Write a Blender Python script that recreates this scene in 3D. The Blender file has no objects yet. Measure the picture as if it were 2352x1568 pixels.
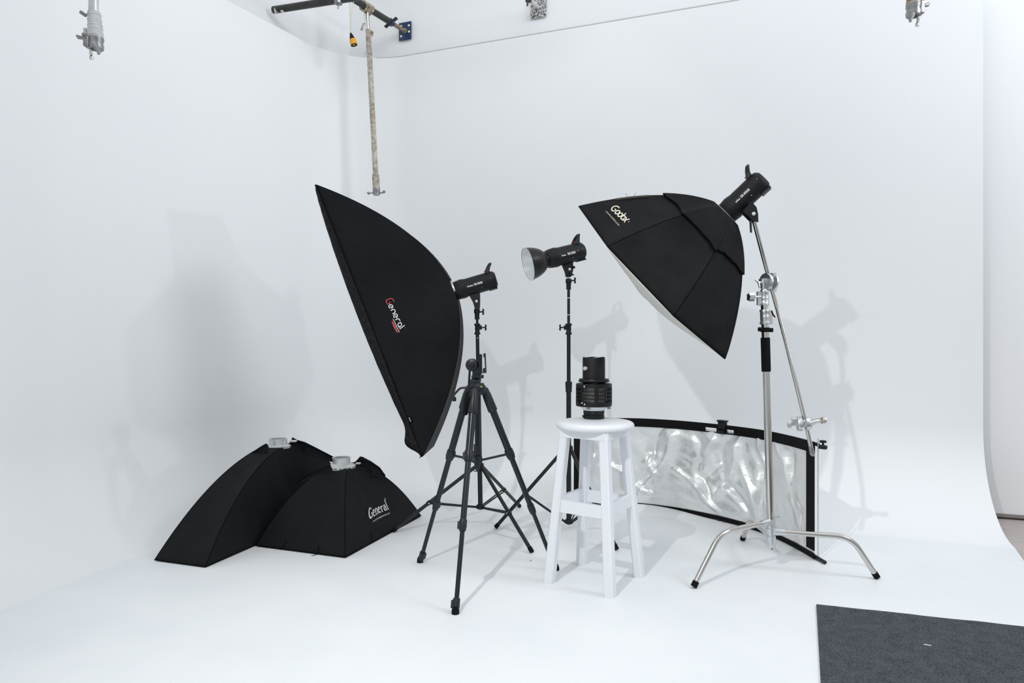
import bpy, bmesh, math, random
from mathutils import Vector, Matrix, noise
random.seed(7)
PI = math.pi
F, CX, CY, CH = 1568.0, 1176.0, 784.0, 1.10      # 24 mm lens, level camera 1.10 m above the floor
def V(px, py, D):            # point at depth D metres from the camera
    return Vector(((px-CX)*D/F, D, CH-(py-CY)*D/F))
def G(px, py):               # point on the floor
    D = F*CH/(py-CY)
    return Vector(((px-CX)*D/F, D, 0))
def proj(p): return (CX+F*p.x/p.y, CY-F*(p.z-CH)/p.y)
sc = bpy.context.scene
col = sc.collection

# ------------------------------------------------------------------ materials
def new_mat(name, color=(.8,.8,.8), rough=.5, metal=0, spec=.5, var=0, var_scale=6, bump=0, bump_scale=80,
            color2=None, bump2=0, bump2_scale=8, sheen=0, emit=None, detail=4, stretch=None, coat=0):
    m = bpy.data.materials.new(name); m.use_nodes = True
    nt = m.node_tree; b = nt.nodes['Principled BSDF']
    b.inputs['Base Color'].default_value = (*color, 1)
    b.inputs['Roughness'].default_value = rough
    b.inputs['Metallic'].default_value = metal
    b.inputs['Specular IOR Level'].default_value = spec
    if coat: b.inputs['Coat Weight'].default_value = coat
    if sheen:
        b.inputs['Sheen Weight'].default_value = sheen
        b.inputs['Sheen Roughness'].default_value = .5
    tc = nt.nodes.new('ShaderNodeTexCoord')
    src = tc.outputs['Object']
    if stretch:
        mp = nt.nodes.new('ShaderNodeMapping'); mp.inputs['Scale'].default_value = stretch
        nt.links.new(src, mp.inputs['Vector']); src = mp.outputs['Vector']
    def nz(scale, det=detail):
        n = nt.nodes.new('ShaderNodeTexNoise'); n.inputs['Scale'].default_value = scale
        n.inputs['Detail'].default_value = det
        nt.links.new(src, n.inputs['Vector']); return n
    if color2:
        n = nz(var_scale); r = nt.nodes.new('ShaderNodeValToRGB')
        r.color_ramp.elements[0].position = .5-var; r.color_ramp.elements[1].position = .5+var
        r.color_ramp.elements[0].color = (*color, 1); r.color_ramp.elements[1].color = (*color2, 1)
        nt.links.new(n.outputs['Fac'], r.inputs['Fac']); nt.links.new(r.outputs['Color'], b.inputs['Base Color'])
    prev = None
    for bs, s in ((bump, bump_scale), (bump2, bump2_scale)):
        if bs:
            n = nz(s); bn = nt.nodes.new('ShaderNodeBump'); bn.inputs['Strength'].default_value = min(1, bs)
            bn.inputs['Distance'].default_value = .02 if s < 30 else .003
            nt.links.new(n.outputs['Fac'], bn.inputs['Height'])
            if prev: nt.links.new(prev.outputs['Normal'], bn.inputs['Normal'])
            prev = bn
    if prev: nt.links.new(prev.outputs['Normal'], b.inputs['Normal'])
    return m
M = {}
M['cyc']    = new_mat('white cyclorama paint', (.845,.86,.868), .6, spec=.25, color2=(.865,.878,.884), var=.25, var_scale=1.3, bump=.05, bump_scale=40)
M['floor']  = new_mat('white painted floor', (.80,.825,.84), .45, spec=.3, color2=(.85,.87,.88), var=.2, var_scale=2.2, bump=.03, bump_scale=30)
M['room']   = new_mat('white room wall', (.86,.87,.885), .7, spec=.2, color2=(.87,.88,.89), var=.3, var_scale=2)
M['wood']   = new_mat('pale wood boards', (.42,.37,.34), .5, color2=(.52,.47,.44), var=.2, var_scale=4, stretch=(2,14,1))
M['dark']   = new_mat('grey skirting', (.25,.22,.21), .6)
M['fabric'] = new_mat('black nylon fabric', (.0035,.0048,.0060), .6, spec=.14, color2=(.0085,.0100,.0118), var=.18, var_scale=3, bump=.3, bump_scale=420, bump2=.5, bump2_scale=5)
M['fabric2']= new_mat('black softbox cloth', (.0038,.0052,.0060), .75, spec=.2, color2=(.0065,.0082,.0092), var=.25, var_scale=4, bump=.3, bump_scale=420, bump2=.4, bump2_scale=5)
M['fabric3']= new_mat('worn charcoal cloth', (.0078,.0086,.0098), .85, spec=.12, color2=(.0155,.0163,.0178), var=.25, var_scale=7, bump=.4, bump_scale=300, bump2=.3, bump2_scale=10)
M['velvet'] = new_mat('crumpled black velcro', (.0015,.0017,.002), .55, spec=.25, color2=(.006,.007,.009), var=.15, var_scale=60, bump=1, bump_scale=90, bump2=.8, bump2_scale=28)
M['seam']   = new_mat('black piping', (.0015,.002,.0025), .9, spec=.05)
M['diff']   = new_mat('cream diffuser cloth', (.66,.65,.60), .8, spec=.1, color2=(.70,.69,.64), var=.3, var_scale=5)
M['black']  = new_mat('satin black paint', (.005,.006,.007), .38, spec=.4, color2=(.008,.009,.011), var=.2, var_scale=20)
M['body']   = new_mat('black strobe casing', (.0055,.0065,.0078), .5, spec=.3, bump=.25, bump_scale=600)
M['plastic']= new_mat('black plastic', (.0045,.0052,.006), .45, spec=.35)
M['glossb'] = new_mat('anodised black tube', (.007,.011,.014), .28, metal=.2, spec=.5)
M['slate']  = new_mat('dark blue grey cast plastic', (.010,.013,.017), .4, spec=.4)
M['rubber'] = new_mat('black rubber', (.003,.003,.0035), .8, spec=.2)
M['foam']   = new_mat('black foam grip', (.007,.008,.009), .95, spec=.1, bump=.4, bump_scale=300)
M['chrome'] = new_mat('polished chrome', (.62,.60,.57), .2, metal=1)
M['cast']   = new_mat('cast aluminium', (.60,.62,.63), .35, metal=.9, color2=(.68,.70,.71), var=.3, var_scale=20)
M['alu']    = new_mat('worn silver aluminium', (.58,.60,.60), .42, metal=.6, color2=(.72,.74,.74), var=.2, var_scale=30)
M['alu_d']  = new_mat('tarnished aluminium', (.20,.20,.20), .4, metal=.8, color2=(.42,.42,.42), var=.2, var_scale=40)
M['silverin'] = new_mat('silver reflector lining', (.86,.88,.89), .30, metal=.6)
M['foil']   = new_mat('silver reflector foil', (.93,.93,.92), .30, metal=.66, color2=(.80,.82,.83), var=.18, var_scale=5, bump=.45, bump_scale=45, bump2=.22, bump2_scale=16, detail=5)
M['whitew'] = new_mat('white painted wood', (.80,.82,.85), .45, spec=.35, bump=.08, bump_scale=50)
M['whitem'] = new_mat('white enamel', (.80,.83,.85), .35)
M['print']  = new_mat('white print', (.80,.80,.78), .6)
M['cream']  = new_mat('cream print', (.72,.67,.54), .6)
M['red']    = new_mat('red print', (.55,.05,.07), .5)
M['redk']   = new_mat('red plastic knob', (.55,.01,.02), .35)
M['greyp']  = new_mat('grey print', (.30,.30,.30), .6)
M['pipe']   = new_mat('black painted steel pipe', (.012,.015,.017), .35, spec=.5, color2=(.03,.028,.024), var=.12, var_scale=8)
M['bluep']  = new_mat('dark blue painted steel', (.008,.025,.075), .35, spec=.5, color2=(.014,.04,.11), var=.2, var_scale=20)
M['rust']   = new_mat('rusty threaded steel', (.16,.10,.06), .7, color2=(.38,.31,.24), var=.12, var_scale=70)
M['rope']   = new_mat('rope and tape wrapping', (.33,.28,.22), .85, spec=.15, color2=(.60,.56,.50), var=.17, var_scale=38, bump=1, bump_scale=140)
M['rope2']  = new_mat('stained tape', (.26,.19,.13), .85, spec=.15, color2=(.55,.48,.38), var=.12, var_scale=50, bump=.8, bump_scale=120)
M['tape']   = new_mat('translucent white tape', (.56,.57,.57), .5, color2=(.72,.72,.71), var=.2, var_scale=30, bump=.9, bump_scale=90)
M['speck']  = new_mat('paint speckled plate', (.08,.07,.06), .6, color2=(.60,.60,.59), var=.07, var_scale=75)
M['yellow'] = new_mat('orange yellow plastic', (.85,.36,.01), .4)
M['cordm']  = new_mat('cream cable', (.72,.66,.52), .5)
M['glass']  = new_mat('pale lens glass', (.75,.80,.82), .08, spec=.8)
M['coil']   = new_mat('cage inner metal', (.62,.60,.55), .3, metal=.6, color2=(.35,.33,.30), var=.2, var_scale=40)
# carpet
def carpet_mat():
    m = new_mat('grey carpet', (.05,.055,.06), .95, spec=.1)
    nt = m.node_tree; b = nt.nodes['Principled BSDF']; tc = nt.nodes.new('ShaderNodeTexCoord')
    r = nt.nodes.new('ShaderNodeValToRGB'); n1 = nt.nodes.new('ShaderNodeTexNoise'); n1.inputs['Scale'].default_value = 150
    n1.inputs['Detail'].default_value = 5; n1.inputs['Roughness'].default_value = .7
    n2 = nt.nodes.new('ShaderNodeTexNoise'); n2.inputs['Scale'].default_value = 22; n2.inputs['Detail'].default_value = 3
    mx = nt.nodes.new('ShaderNodeMath'); mx.operation = 'MULTIPLY_ADD'; mx.inputs[1].default_value = .22
    nt.links.new(tc.outputs['Object'], n1.inputs['Vector']); nt.links.new(tc.outputs['Object'], n2.inputs['Vector'])
    nt.links.new(n2.outputs['Fac'], mx.inputs[0]); nt.links.new(n1.outputs['Fac'], mx.inputs[2])
    r.color_ramp.elements[0].position = .46; r.color_ramp.elements[0].color = (.040,.044,.051,1)
    r.color_ramp.elements[1].position = .80; r.color_ramp.elements[1].color = (.155,.168,.190,1)
    nt.links.new(mx.outputs[0], r.inputs['Fac']); nt.links.new(r.outputs['Color'], b.inputs['Base Color'])
    bn = nt.nodes.new('ShaderNodeBump'); bn.inputs['Strength'].default_value = 1; bn.inputs['Distance'].default_value = .006
    nt.links.new(n1.outputs['Fac'], bn.inputs['Height']); nt.links.new(bn.outputs['Normal'], b.inputs['Normal'])
    return m
M['carpet'] = carpet_mat()

# ------------------------------------------------------------------ mesh helpers (everything is given in world coordinates)
def frame(d, up=None):
    d = d.normalized(); u = up or (Vector((0,0,1)) if abs(d.z) < .9 else Vector((0,1,0)))
    x = u.cross(d).normalized(); y = d.cross(x).normalized()
    return x, y
class MB:
    def __init__(s): s.v = []; s.f = []
    def add(s, vs, fs):
        n = len(s.v); s.v += [Vector(v) for v in vs]; s.f += [tuple(n+i for i in f) for f in fs]; return s
    def tube(s, pts, r, n=16, caps=True):
        pts = [Vector(p) for p in pts]; m = len(pts)
        rs = r if isinstance(r, (list, tuple)) else [r]*m
        x = None; vs = []
        for i, p in enumerate(pts):
            a = pts[max(i-1,0)]; b = pts[min(i+1,m-1)]
            t = (b-a)
            if t.length < 1e-9: t = pts[-1]-pts[0]
            t.normalize()
            if x is None: x, _ = frame(t)
            else:
                x = x - t*x.dot(t)
                if x.length < 1e-6: x, _ = frame(t)
                x.normalize()
            y = t.cross(x)
            for k in range(n):
                an = 2*PI*k/n; vs.append(p + rs[i]*(math.cos(an)*x+math.sin(an)*y))
        fs = [(i*n+k, i*n+(k+1)%n, (i+1)*n+(k+1)%n, (i+1)*n+k) for i in range(m-1) for k in range(n)]
        if caps: fs += [tuple(range(n))[::-1], tuple((m-1)*n+k for k in range(n))]
        return s.add(vs, fs)
    def cyl(s, a, b, r, r2=None, n=20):
        return s.tube([a, b], [r, r if r2 is None else r2], n)
    def lathe(s, o, d, prof, n=32, up=None, caps=True):   # prof: (distance along d, radius)
        o = Vector(o); d = Vector(d).normalized(); x, y = frame(d, up); vs = []
        for q, r in prof:
            for k in range(n):
                an = 2*PI*k/n; vs.append(o + d*q + r*(math.cos(an)*x+math.sin(an)*y))
        m = len(prof)
        fs = [(i*n+k, i*n+(k+1)%n, (i+1)*n+(k+1)%n, (i+1)*n+k) for i in range(m-1) for k in range(n)]
        if caps: fs += [tuple(range(n))[::-1], tuple((m-1)*n+k for k in range(n))]
        return s.add(vs, fs)
    def box(s, c, sx, sy, sz, X=Vector((1,0,0)), Y=Vector((0,1,0)), Z=None, b=0):
        c = Vector(c); X = Vector(X).normalized(); Y = Vector(Y).normalized(); Z = Vector(Z).normalized() if Z else X.cross(Y)
        if b:
            hx, hy = sx/2, sy/2
            pts = []
            for (qx, qy, a0) in ((1,1,0),(-1,1,1),(-1,-1,2),(1,-1,3)):
                for k in range(4):
                    an = (a0+k/3)*PI/2
                    pts.append((qx*(hx-b)+b*math.cos(an), qy*(hy-b)+b*math.sin(an)))
            n = len(pts); vs = []
            for zz, sh in ((-sz/2, b*.7), (-sz/2+b*.7, 0), (sz/2-b*.7, 0), (sz/2, b*.7)):
                for (px, py) in pts:
                    kx = (hx-sh)/hx; ky = (hy-sh)/hy
                    vs.append(c + X*px*kx + Y*py*ky + Z*zz)
            fs = [(i*n+k, i*n+(k+1)%n, (i+1)*n+(k+1)%n, (i+1)*n+k) for i in range(3) for k in range(n)]
            fs += [tuple(range(n))[::-1], tuple(3*n+k for k in range(n))]
            return s.add(vs, fs)
        vs = [c + X*sx/2*i + Y*sy/2*j + Z*sz/2*k for k in (-1,1) for j in (-1,1) for i in (-1,1)]
        return s.add(vs, [(0,2,3,1),(4,5,7,6),(0,1,5,4),(2,6,7,3),(0,4,6,2),(1,3,7,5)])
    def prism(s, poly, h):      # closed polygon of 3-D points extruded by vector h
        n = len(poly); h = Vector(h); vs = [Vector(p) for p in poly] + [Vector(p)+h for p in poly]
        return s.add(vs, [tuple(range(n))[::-1], tuple(range(n,2*n))] + [(k,(k+1)%n,(k+1)%n+n,k+n) for k in range(n)])
    def ball(s, c, r, n=14, sc_=(1,1,1)):
        c = Vector(c); vs = []; m = n//2
        for i in range(m+1):
            th = PI*i/m
            for k in range(n):
                an = 2*PI*k/n
                vs.append(c + Vector((r*sc_[0]*math.sin(th)*math.cos(an), r*sc_[1]*math.sin(th)*math.sin(an), r*sc_[2]*math.cos(th))))
        return s.add(vs, [(i*n+k, i*n+(k+1)%n, (i+1)*n+(k+1)%n, (i+1)*n+k) for i in range(m) for k in range(n)])
    def grid(s, fn, nu, nv):
        vs = [fn(i/nu, j/nv) for j in range(nv+1) for i in range(nu+1)]
        w = nu+1
        return s.add(vs, [(j*w+i, j*w+i+1, (j+1)*w+i+1, (j+1)*w+i) for j in range(nv) for i in range(nu)])
    def build(s, name, mat, parent=None, label=None, smooth=True, angle=38, solid=0, weld=True):
        me = bpy.data.meshes.new(name)
        off = parent_world(parent) if parent else Vector((0,0,0))
        bm = bmesh.new()
        bv = [bm.verts.new(v-off) for v in s.v]
        for f in s.f:
            try: bm.faces.new([bv[i] for i in f])
            except ValueError: pass
        if weld: bmesh.ops.remove_doubles(bm, verts=bm.verts, dist=1e-6)
        bmesh.ops.recalc_face_normals(bm, faces=bm.faces)
        bm.to_mesh(me); bm.free()
        me.materials.append(M[mat] if isinstance(mat, str) else mat)
        if smooth:
            me.shade_smooth(); me.set_sharp_from_angle(angle=math.radians(angle))
        o = bpy.data.objects.new(name, me); col.objects.link(o)
        if parent: o.parent = parent
        if label: o['label'] = label
        if solid:
            sm = o.modifiers.new('thickness', 'SOLIDIFY'); sm.thickness = solid; sm.offset = 0
        return o
def parent_world(p):
    r = Vector((0,0,0))
    while p: r += p.location; p = p.parent
    return r
def thing(name, label, cat, loc, group=None):
    o = bpy.data.objects.new(name, None); o.empty_display_size = .1; col.objects.link(o); o.location = loc
    o['label'] = label; o['category'] = cat
    if group: o['group'] = group
    return o
def tag(o, label, cat, group=None, kind=None):
    o['label'] = label; o['category'] = cat
    if group: o['group'] = group
    if kind: o['kind'] = kind
    return o
def struct(name, mb, mat, smooth=True):
    o = mb.build(name, mat, smooth=smooth); o['kind'] = 'structure'; return o
def lerp(a, b, t): return a+(b-a)*t
def bez(a, c, b, t): return a*(1-t)**2 + c*2*t*(1-t) + b*t*t
def arcpts(pts, n=8):   # smooth corner chain through control polygon (rounded)
    out = [Vector(pts[0])]
    for i in range(1, len(pts)-1):
        a, c, b = Vector(pts[i-1]), Vector(pts[i]), Vector(pts[i+1])
        ra = c + (a-c)*min(.5, .5); rb = c + (b-c)*min(.5, .5)
        for k in range(n+1): out.append(bez(ra, c, rb, k/n))
    out.append(Vector(pts[-1])); return out
def fillet(a, c, b, r, n=8):
    a, c, b = Vector(a), Vector(c), Vector(b)
    ra = c + (a-c).normalized()*r; rb = c + (b-c).normalized()*r
    return [bez(ra, c, rb, k/n) for k in range(n+1)]

# ------------------------------------------------------------------ lettering
def font_shapes(txt, size=1.0, shear=0, spacing=1, bold=0):
    cu = bpy.data.curves.new('lettering', 'FONT'); cu.body = txt; cu.size = size; cu.shear = shear
    cu.space_character = spacing; cu.resolution_u = 4; cu.offset = bold
    o = bpy.data.objects.new('lettering', cu); col.objects.link(o)
    dg = bpy.context.evaluated_depsgraph_get(); dg.update()
    me = o.evaluated_get(dg).to_mesh()
    vs = [(v.co.x, v.co.y) for v in me.vertices]; fs = [tuple(p.vertices) for p in me.polygons]
    o.evaluated_get(dg).to_mesh_clear(); bpy.data.objects.remove(o); bpy.data.curves.remove(cu)
    return vs, fs
def stroke_shapes(strokes, w):
    vs, fs = [], []
    for st in strokes:
        ws = st[2] if len(st) > 2 and isinstance(st[2], (list, tuple)) and st[0] == 'w' else None
        pts = st[1] if st[0] == 'w' else st
        wd = st[2] if st[0] == 'w' else [w]*len(pts)
        L, R = [], []
        for i, p in enumerate(pts):
            a = pts[max(i-1,0)]; b = pts[min(i+1,len(pts)-1)]
            dx, dy = b[0]-a[0], b[1]-a[1]; l = math.hypot(dx, dy) or 1
            nx, ny = -dy/l, dx/l; h = wd[i]/2
            L.append((p[0]+nx*h, p[1]+ny*h)); R.append((p[0]-nx*h, p[1]-ny*h))
        n = len(vs); m = len(pts); vs += L+R
        fs += [(n+i, n+i+1, n+m+i+1, n+m+i) for i in range(m-1)]
    return vs, fs
def arc(cx, cy, rx, ry, a0, a1, n=14):
    return [(cx+rx*math.cos(math.radians(a0+(a1-a0)*k/n)), cy+ry*math.sin(math.radians(a0+(a1-a0)*k/n))) for k in range(n+1)]
def letters_on(shapes, fn, mb):
    vs, fs = shapes; mb.add([fn(x, y) for x, y in vs], fs); return mb
def surf_param(S, px, py):      # (s,t) where the panel shows that pixel in the photograph
    best = None
    for i in range(0, 61):
        for j in range(0, 61):
            q = proj(S(i/60, j/60)); e = (q[0]-px)**2+(q[1]-py)**2
            if best is None or e < best[0]: best = (e, i/60, j/60)
    _, s, t = best; h = 1/60
    for _ in range(24):
        for ds, dt in ((h,0),(-h,0),(0,h),(0,-h)):
            q = proj(S(s+ds, t+dt)); e = (q[0]-px)**2+(q[1]-py)**2
            if e < best[0]: best = (e, s+ds, t+dt)
        if (best[1], best[2]) == (s, t): h *= .5
        s, t = best[1], best[2]
    return s, t
def print_map(S, o, xe, ye, w, h, lift=.004):   # text box (0..w, 0..h) laid on panel S, corners at three photo pixels
    so, sx, sy = surf_param(S, *o), surf_param(S, *xe), surf_param(S, *ye)
    def fn(x, y):
        u, v = x/w, y/h
        s = so[0]+(sx[0]-so[0])*u+(sy[0]-so[0])*v; t = so[1]+(sx[1]-so[1])*u+(sy[1]-so[1])*v
        p = S(s, t); e = .004
        n = (S(s+e, t)-p).cross(S(s, t+e)-p).normalized()
        if n.dot(Vector((0,0,CH))-p) < 0: n = -n
        return p + n*lift
    return fn

# ================================================================== SETTING
BD = Vector((.4656,.885,0)); AD = Vector((.9354,-.3536,0)); CD = Vector((.22,.9755,0))
K1 = Vector((-2.49,3.67,0)); K2 = Vector((-1.374,5.79,0)); AE = Vector((2.885,4.18,0))
HC, RC = 3.44, .58
def nrm(d): return Vector((d.y, -d.x, 0)).normalized()     # towards the room
def filletR(K, d1, d2, R, n):
    ang = d1.angle(d2); T = R*math.tan(ang/2); p0 = K - d1*T; c = p0 + nrm(d1)*R
    out = []
    for k in range(n+1):
        q = Matrix.Rotation(-ang*k/n, 3, 'Z') @ (-nrm(d1)); out.append((c+q*R, -q))
    return out
path_left = [(K1-CD*6, nrm(CD)), (K1-CD*3, nrm(CD)), (K1-CD*1, nrm(CD))] + filletR(K1, CD, BD, .62, 8)
fl2 = filletR(K2, BD, AD, .60, 24)
mid = path_left[-1][0]
path_left += [(lerp(mid, fl2[0][0], k/6), nrm(BD)) for k in range(1, 6)] + fl2
path_back = [fl2[-1]] + [(lerp(fl2[-1][0], AE, k/14), nrm(AD)) for k in range(1, 15)]
prof = [(RC*(1-math.sin(PI/2*k/18)), RC*(1-math.cos(PI/2*k/18))) for k in range(19)]
prof = [(o, z) for o, z in prof] + [(0, 1.3), (0, 2.0), (0, 2.8), (0, HC), (-.05, HC), (-.05, HC-.3)]
def sweep(path):
    mb = MB(); n = len(prof); vs = [p+nn*o+Vector((0,0,z)) for p, nn in path for o, z in prof]
    return mb.add(vs, [(i*n+j, i*n+j+1, (i+1)*n+j+1, (i+1)*n+j) for i in range(len(path)-1) for j in range(n-1)])
struct('wall_left', sweep(path_left), 'cyc')
wb = sweep(path_back)
e0, en = path_back[-1]                       # thin end of the curved wall
wb.add([e0+en*o+Vector((0,0,z)) for o, z in prof[:23]] + [e0+en*(o-.03)+Vector((0,0,max(0,z-.02))) for o, z in prof[:23]],
       [(i, i+1, 24+i, 23+i) for i in range(22)])
struct('wall_back', wb, 'cyc')
M['line'] = new_mat('grey wall edge strip', (.56,.57,.57), .6)
struct('trim_1', MB().tube([p+nn*-.002+Vector((0,0,HC+.004)) for p, nn in path_left[-8:]+path_back], .0055, 8), 'line')
fl = [p+nn*RC for p, nn in path_left+path_back[1:]]
e1 = fl[-1]; fpoly = fl + [e1-BD*5.4]
struct('floor', MB().add(fpoly, [tuple(range(len(fpoly)))]), 'floor', smooth=False)
struct('floor', MB().add([(-6,-3,-.012),(8,-3,-.012),(8,8,-.012),(-6,8,-.012)], [(0,1,2,3)]), 'wood', smooth=False)
rc = Vector((-1.43,5.99,0)); Hr = 4.3
ra = rc + AD*6.5; rb = rc - BD*9.5
up = Vector((0,0,Hr))
struct('wall_north', MB().prism([rc, ra, ra+Vector((.1,.2,0)), rc+Vector((-.05,.2,0))], up), 'room', smooth=False)
struct('wall_west', MB().prism([rc, rb, rb+Vector((-.2,0.1,0)), rc+Vector((-.2,.1,0))], up), 'room', smooth=False)
struct('baseboard_north', MB().prism([rc+AD*4.5-nrm(AD)*0+nrm(AD)*.012, ra+nrm(AD)*.012, ra, rc+AD*4.5], (0,0,.02)), 'dark', smooth=False)

# ------------------------------------------------------------------ carpet
c0 = G(1875,1391); d1 = (G(2352,1442)-c0).normalized(); d2 = (G(1885,1568)-c0).normalized()
cp = []
for a, b, n in ((c0, c0+d1*2.6, 60), (c0+d1*2.6, c0+d1*2.6+d2*2.4, 8), (c0+d1*2.6+d2*2.4, c0+d2*2.4, 8), (c0+d2*2.4, c0, 60)):
    for k in range(n):
        p = lerp(a, b, k/n); w = noise.noise(p*9)*.006+noise.noise(p*40)*.002
        cp.append(p + (d2 if n == 60 and a is not cp else d2)*w + Vector((0,0,.0015)))
ca = MB().prism(cp, (0,0,.006)).build('carpet', 'carpet', smooth=False)
tag(ca, 'dark grey flecked carpet lying on white floor in the front right corner', 'carpet')
p = G(2130,1486)+Vector((0,0,.0085))
tag(MB().box(p, .022, .006, .0015, X=Vector((1,-.5,0)), Y=Vector((.5,1,0))).build('paper_scrap', 'diff'),
    'tiny pale pinkish scrap lying on the dark grey carpet', 'scrap')
p = G(1219,1287)+Vector((0,0,.001))
tag(MB().box(p, .008, .004, .001).build('debris_chip', 'rubber'), 'tiny black chip on the white floor left of the stool', 'debris')

# ================================================================== SOFTBOXES
def wr(p, k, amp): return noise.noise(p*k)*amp
class Softbox:
    def __init__(s, corners, ring, rr, ka=.10, kr=.52, wrinkle=.006, sag=.02, seed=0):
        s.c = [Vector(c) for c in corners]; s.N = len(corners)
        s.F = sum(s.c, Vector((0,0,0)))/s.N; s.r = Vector(ring); s.d = (s.F-s.r).length; s.a = (s.F-s.r).normalized()
        s.rr = rr; s.ka, s.kr, s.w, s.sag, s.seed = ka, kr, wrinkle, sag, Vector((seed,seed*1.7,0))
    def rod(s, i, t):
        c = s.c[i % s.N]; rad = c-s.F; p0 = s.r + rad.normalized()*s.rr
        if s.N == 4:
            x, y = (s.c[1]-s.c[0]).normalized(), (s.c[3]-s.c[0]).normalized()
            p0 = s.r + (x*math.copysign(s.rr, rad.dot(x)) + y*math.copysign(s.rr, rad.dot(y)))*.92
        return bez(p0, s.r+s.a*s.ka*s.d+rad*s.kr, c, t)
    def panel(s, i):
        def S(u, t):
            A, B = s.rod(i, t), s.rod(i+1, t); p = lerp(A, B, u)
            m = 4*u*(1-u)*math.sin(PI*min(1,max(0,t)))
            inward = (s.F-s.a*s.d*.5 - p).normalized()
            q = p+s.seed
            wv = noise.noise(q*4)*1.0 + noise.noise(Vector((q.x*11,q.y*11,q.z*5)))*.5 + noise.noise(q*26)*.18
            e = min(1, 6*u*(1-u))*min(1, 5*(1-t)*1.2+.05)*min(1,6*t+.1)
            return p + inward*(m*s.sag) + inward*(wv*s.w*e)
        return S
    def shell(s, root, mat, name='fabric_shell', nu=40, nv=44, t0=0, t1=1, off=0, tfun=None, solid=.002):
        mb = MB()
        for i in range(s.N):
            S = s.panel(i)
            def fn(u, v, S=S, i=i):
                tt = t0+(t1-t0)*v
                if tfun: tt = t0+(tfun(i, u)-t0)*v
                p = S(u, tt)
                if off:
                    q = p-s.r; rad = (q-s.a*q.dot(s.a)).normalized()
                    p = p + (rad-s.a*.8).normalized()*off
                return p
            mb.grid(fn, nu, nv)
        o = mb.build(name, mat, root, solid=solid, angle=50)
        return o
    def seams(s, root, r=.0018, mat='seam'):
        for i in range(s.N):
            MB().tube([s.rod(i, k/24) - s.a*0 for k in range(25)], r, 8).build('rod_seam', mat, root)
        mb = MB()
        for i in range(s.N):
            mb.tube([s.c[i], s.c[(i+1) % s.N]], r*1.1, 8)
        mb.build('rim_piping', mat, root)

# ---- tall strip softbox on the left light stand
Tn, Bn = V(726,424,3.80), V(970,1048,3.80); wv = Vector((.02,.38,0))
strip = Softbox([Tn, Bn, Bn+wv, Tn+wv], V(1043,664,3.985), .062, .10, .52, wrinkle=.010, sag=.012, seed=3)
rt = thing('strip_softbox', 'tall narrow black strip softbox tilted on the left light stand', 'softbox', strip.r)
strip.shell(rt, 'fabric'); strip.seams(rt)
# crumpled velcro lip around the open front
def lipw(u): return .010+.046*math.sin(PI*min(1,u*1.02))**.6 + .045*math.exp(-((u-.94)/.035)**2)
lm = MB()
for i in range(4):
    A, B = strip.c[i], strip.c[(i+1) % 4]; n = 80 if i in (0,2) else 14
    def fn(u, v, A=A, B=B, i=i):
        p = lerp(A, B, u); uu = u if i == 0 else (1-u if i == 2 else (1 if i == 1 else 0))
        inn = (strip.F-p); inn = (inn - (B-A).normalized()*inn.dot((B-A).normalized())).normalized()
        if i in (1,3): inn = Vector((0,0,0))
        w = lipw(uu if i in (0,2) else (.985 if i == 1 else 0))
        cr = noise.noise(Vector((p.x*30+v*9, p.z*30, i)))*.006
        return p + strip.a*(w*v) + inn*(.02*v*v) + inn*cr*min(1,v*2)
    lm.grid(fn, n, 5)
lm.build('front_lip', 'velvet', rt, solid=.003)
def fd(u, v):
    p = lerp(lerp(strip.c[0], strip.c[1], u), lerp(strip.c[3], strip.c[2], u), v)
    return lerp(p, strip.F, .06) - strip.a*.03
MB().grid(fd, 20, 6).build('front_diffuser', 'diff', rt, label='pale diffuser cloth')
MB().lathe(strip.r-strip.a*.008, strip.a, [(0,.05),(0,.054),(.03,.055),(.036,.062),(.045,.064),(.05,.05)], 36).build('speed_ring', 'alu', rt, label='silver speed ring')
S0 = strip.panel(0)
# rounded "General" wordmark: baseline runs down the panel
def gen_round():
    red = [[(8.2,13.2),(3.8,13.2)]+arc(3.6,9.9,3,3.3,90,180,8)[0:]+[(.6,6.2)]+arc(3.6,3.6,3,3,180,270,8)+[(8,.6),(8,5.6),(4.9,5.6)]]
    wh = []
    def e(x): return [arc(x+3.6,3.9,3.3,3.3,-40,-360,22)[::-1][0:0] or [(x+6.9,3.9)]+arc(x+3.6,3.9,3.3,3.3,0,310,24), [(x+6.9,3.8),(x+3.0,3.8)]]
    wh += e(10)
    wh += [[(19.6,.6),(19.6,4.4)]+arc(22.8,4.2,3.2,3.0,180,0,14)+[(26,.6)]]
    wh += e(28)
    wh += [[(37.6,.6),(37.6,4.2)]+arc(41.2,4.2,3.6,3.0,180,90,10)+[(43.2,7.2)]]
    wh += [[(45.6,7.0),(48.2,7.2)]+arc(48.4,4.0,3.2,3.2,90,-240,24), [(51.6,4.2),(51.6,.6)]]
    wh += [[(54.4,.6),(54.4,11.2)]]
    return red, wh
redS, whS = gen_round()
mp = print_map(S0, (884,689), (918,758), (899,684), 56, 12)
letters_on(stroke_shapes(redS, 1.5), mp, MB()).build('logo_letter', 'red', rt, label='red capital letter of the wordmark', smooth=False)
wmk = MB(); letters_on(stroke_shapes(whS, 1.5), mp, wmk); wmk.build('logo_print', 'print', rt, label='white rounded wordmark', smooth=False)
u1 = MB(); letters_on(stroke_shapes([[(34+k*.5,-2.1) for k in range(50)]], .9), mp, u1)
u1.build('logo_underline', 'print', rt, smooth=False)
u2 = MB(); el = [(36+k*.5,-5.2) for k in range(45)]; wd = [.4+2.6*math.sin(PI*(k+.5)/45)**.6 for k in range(45)]
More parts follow.
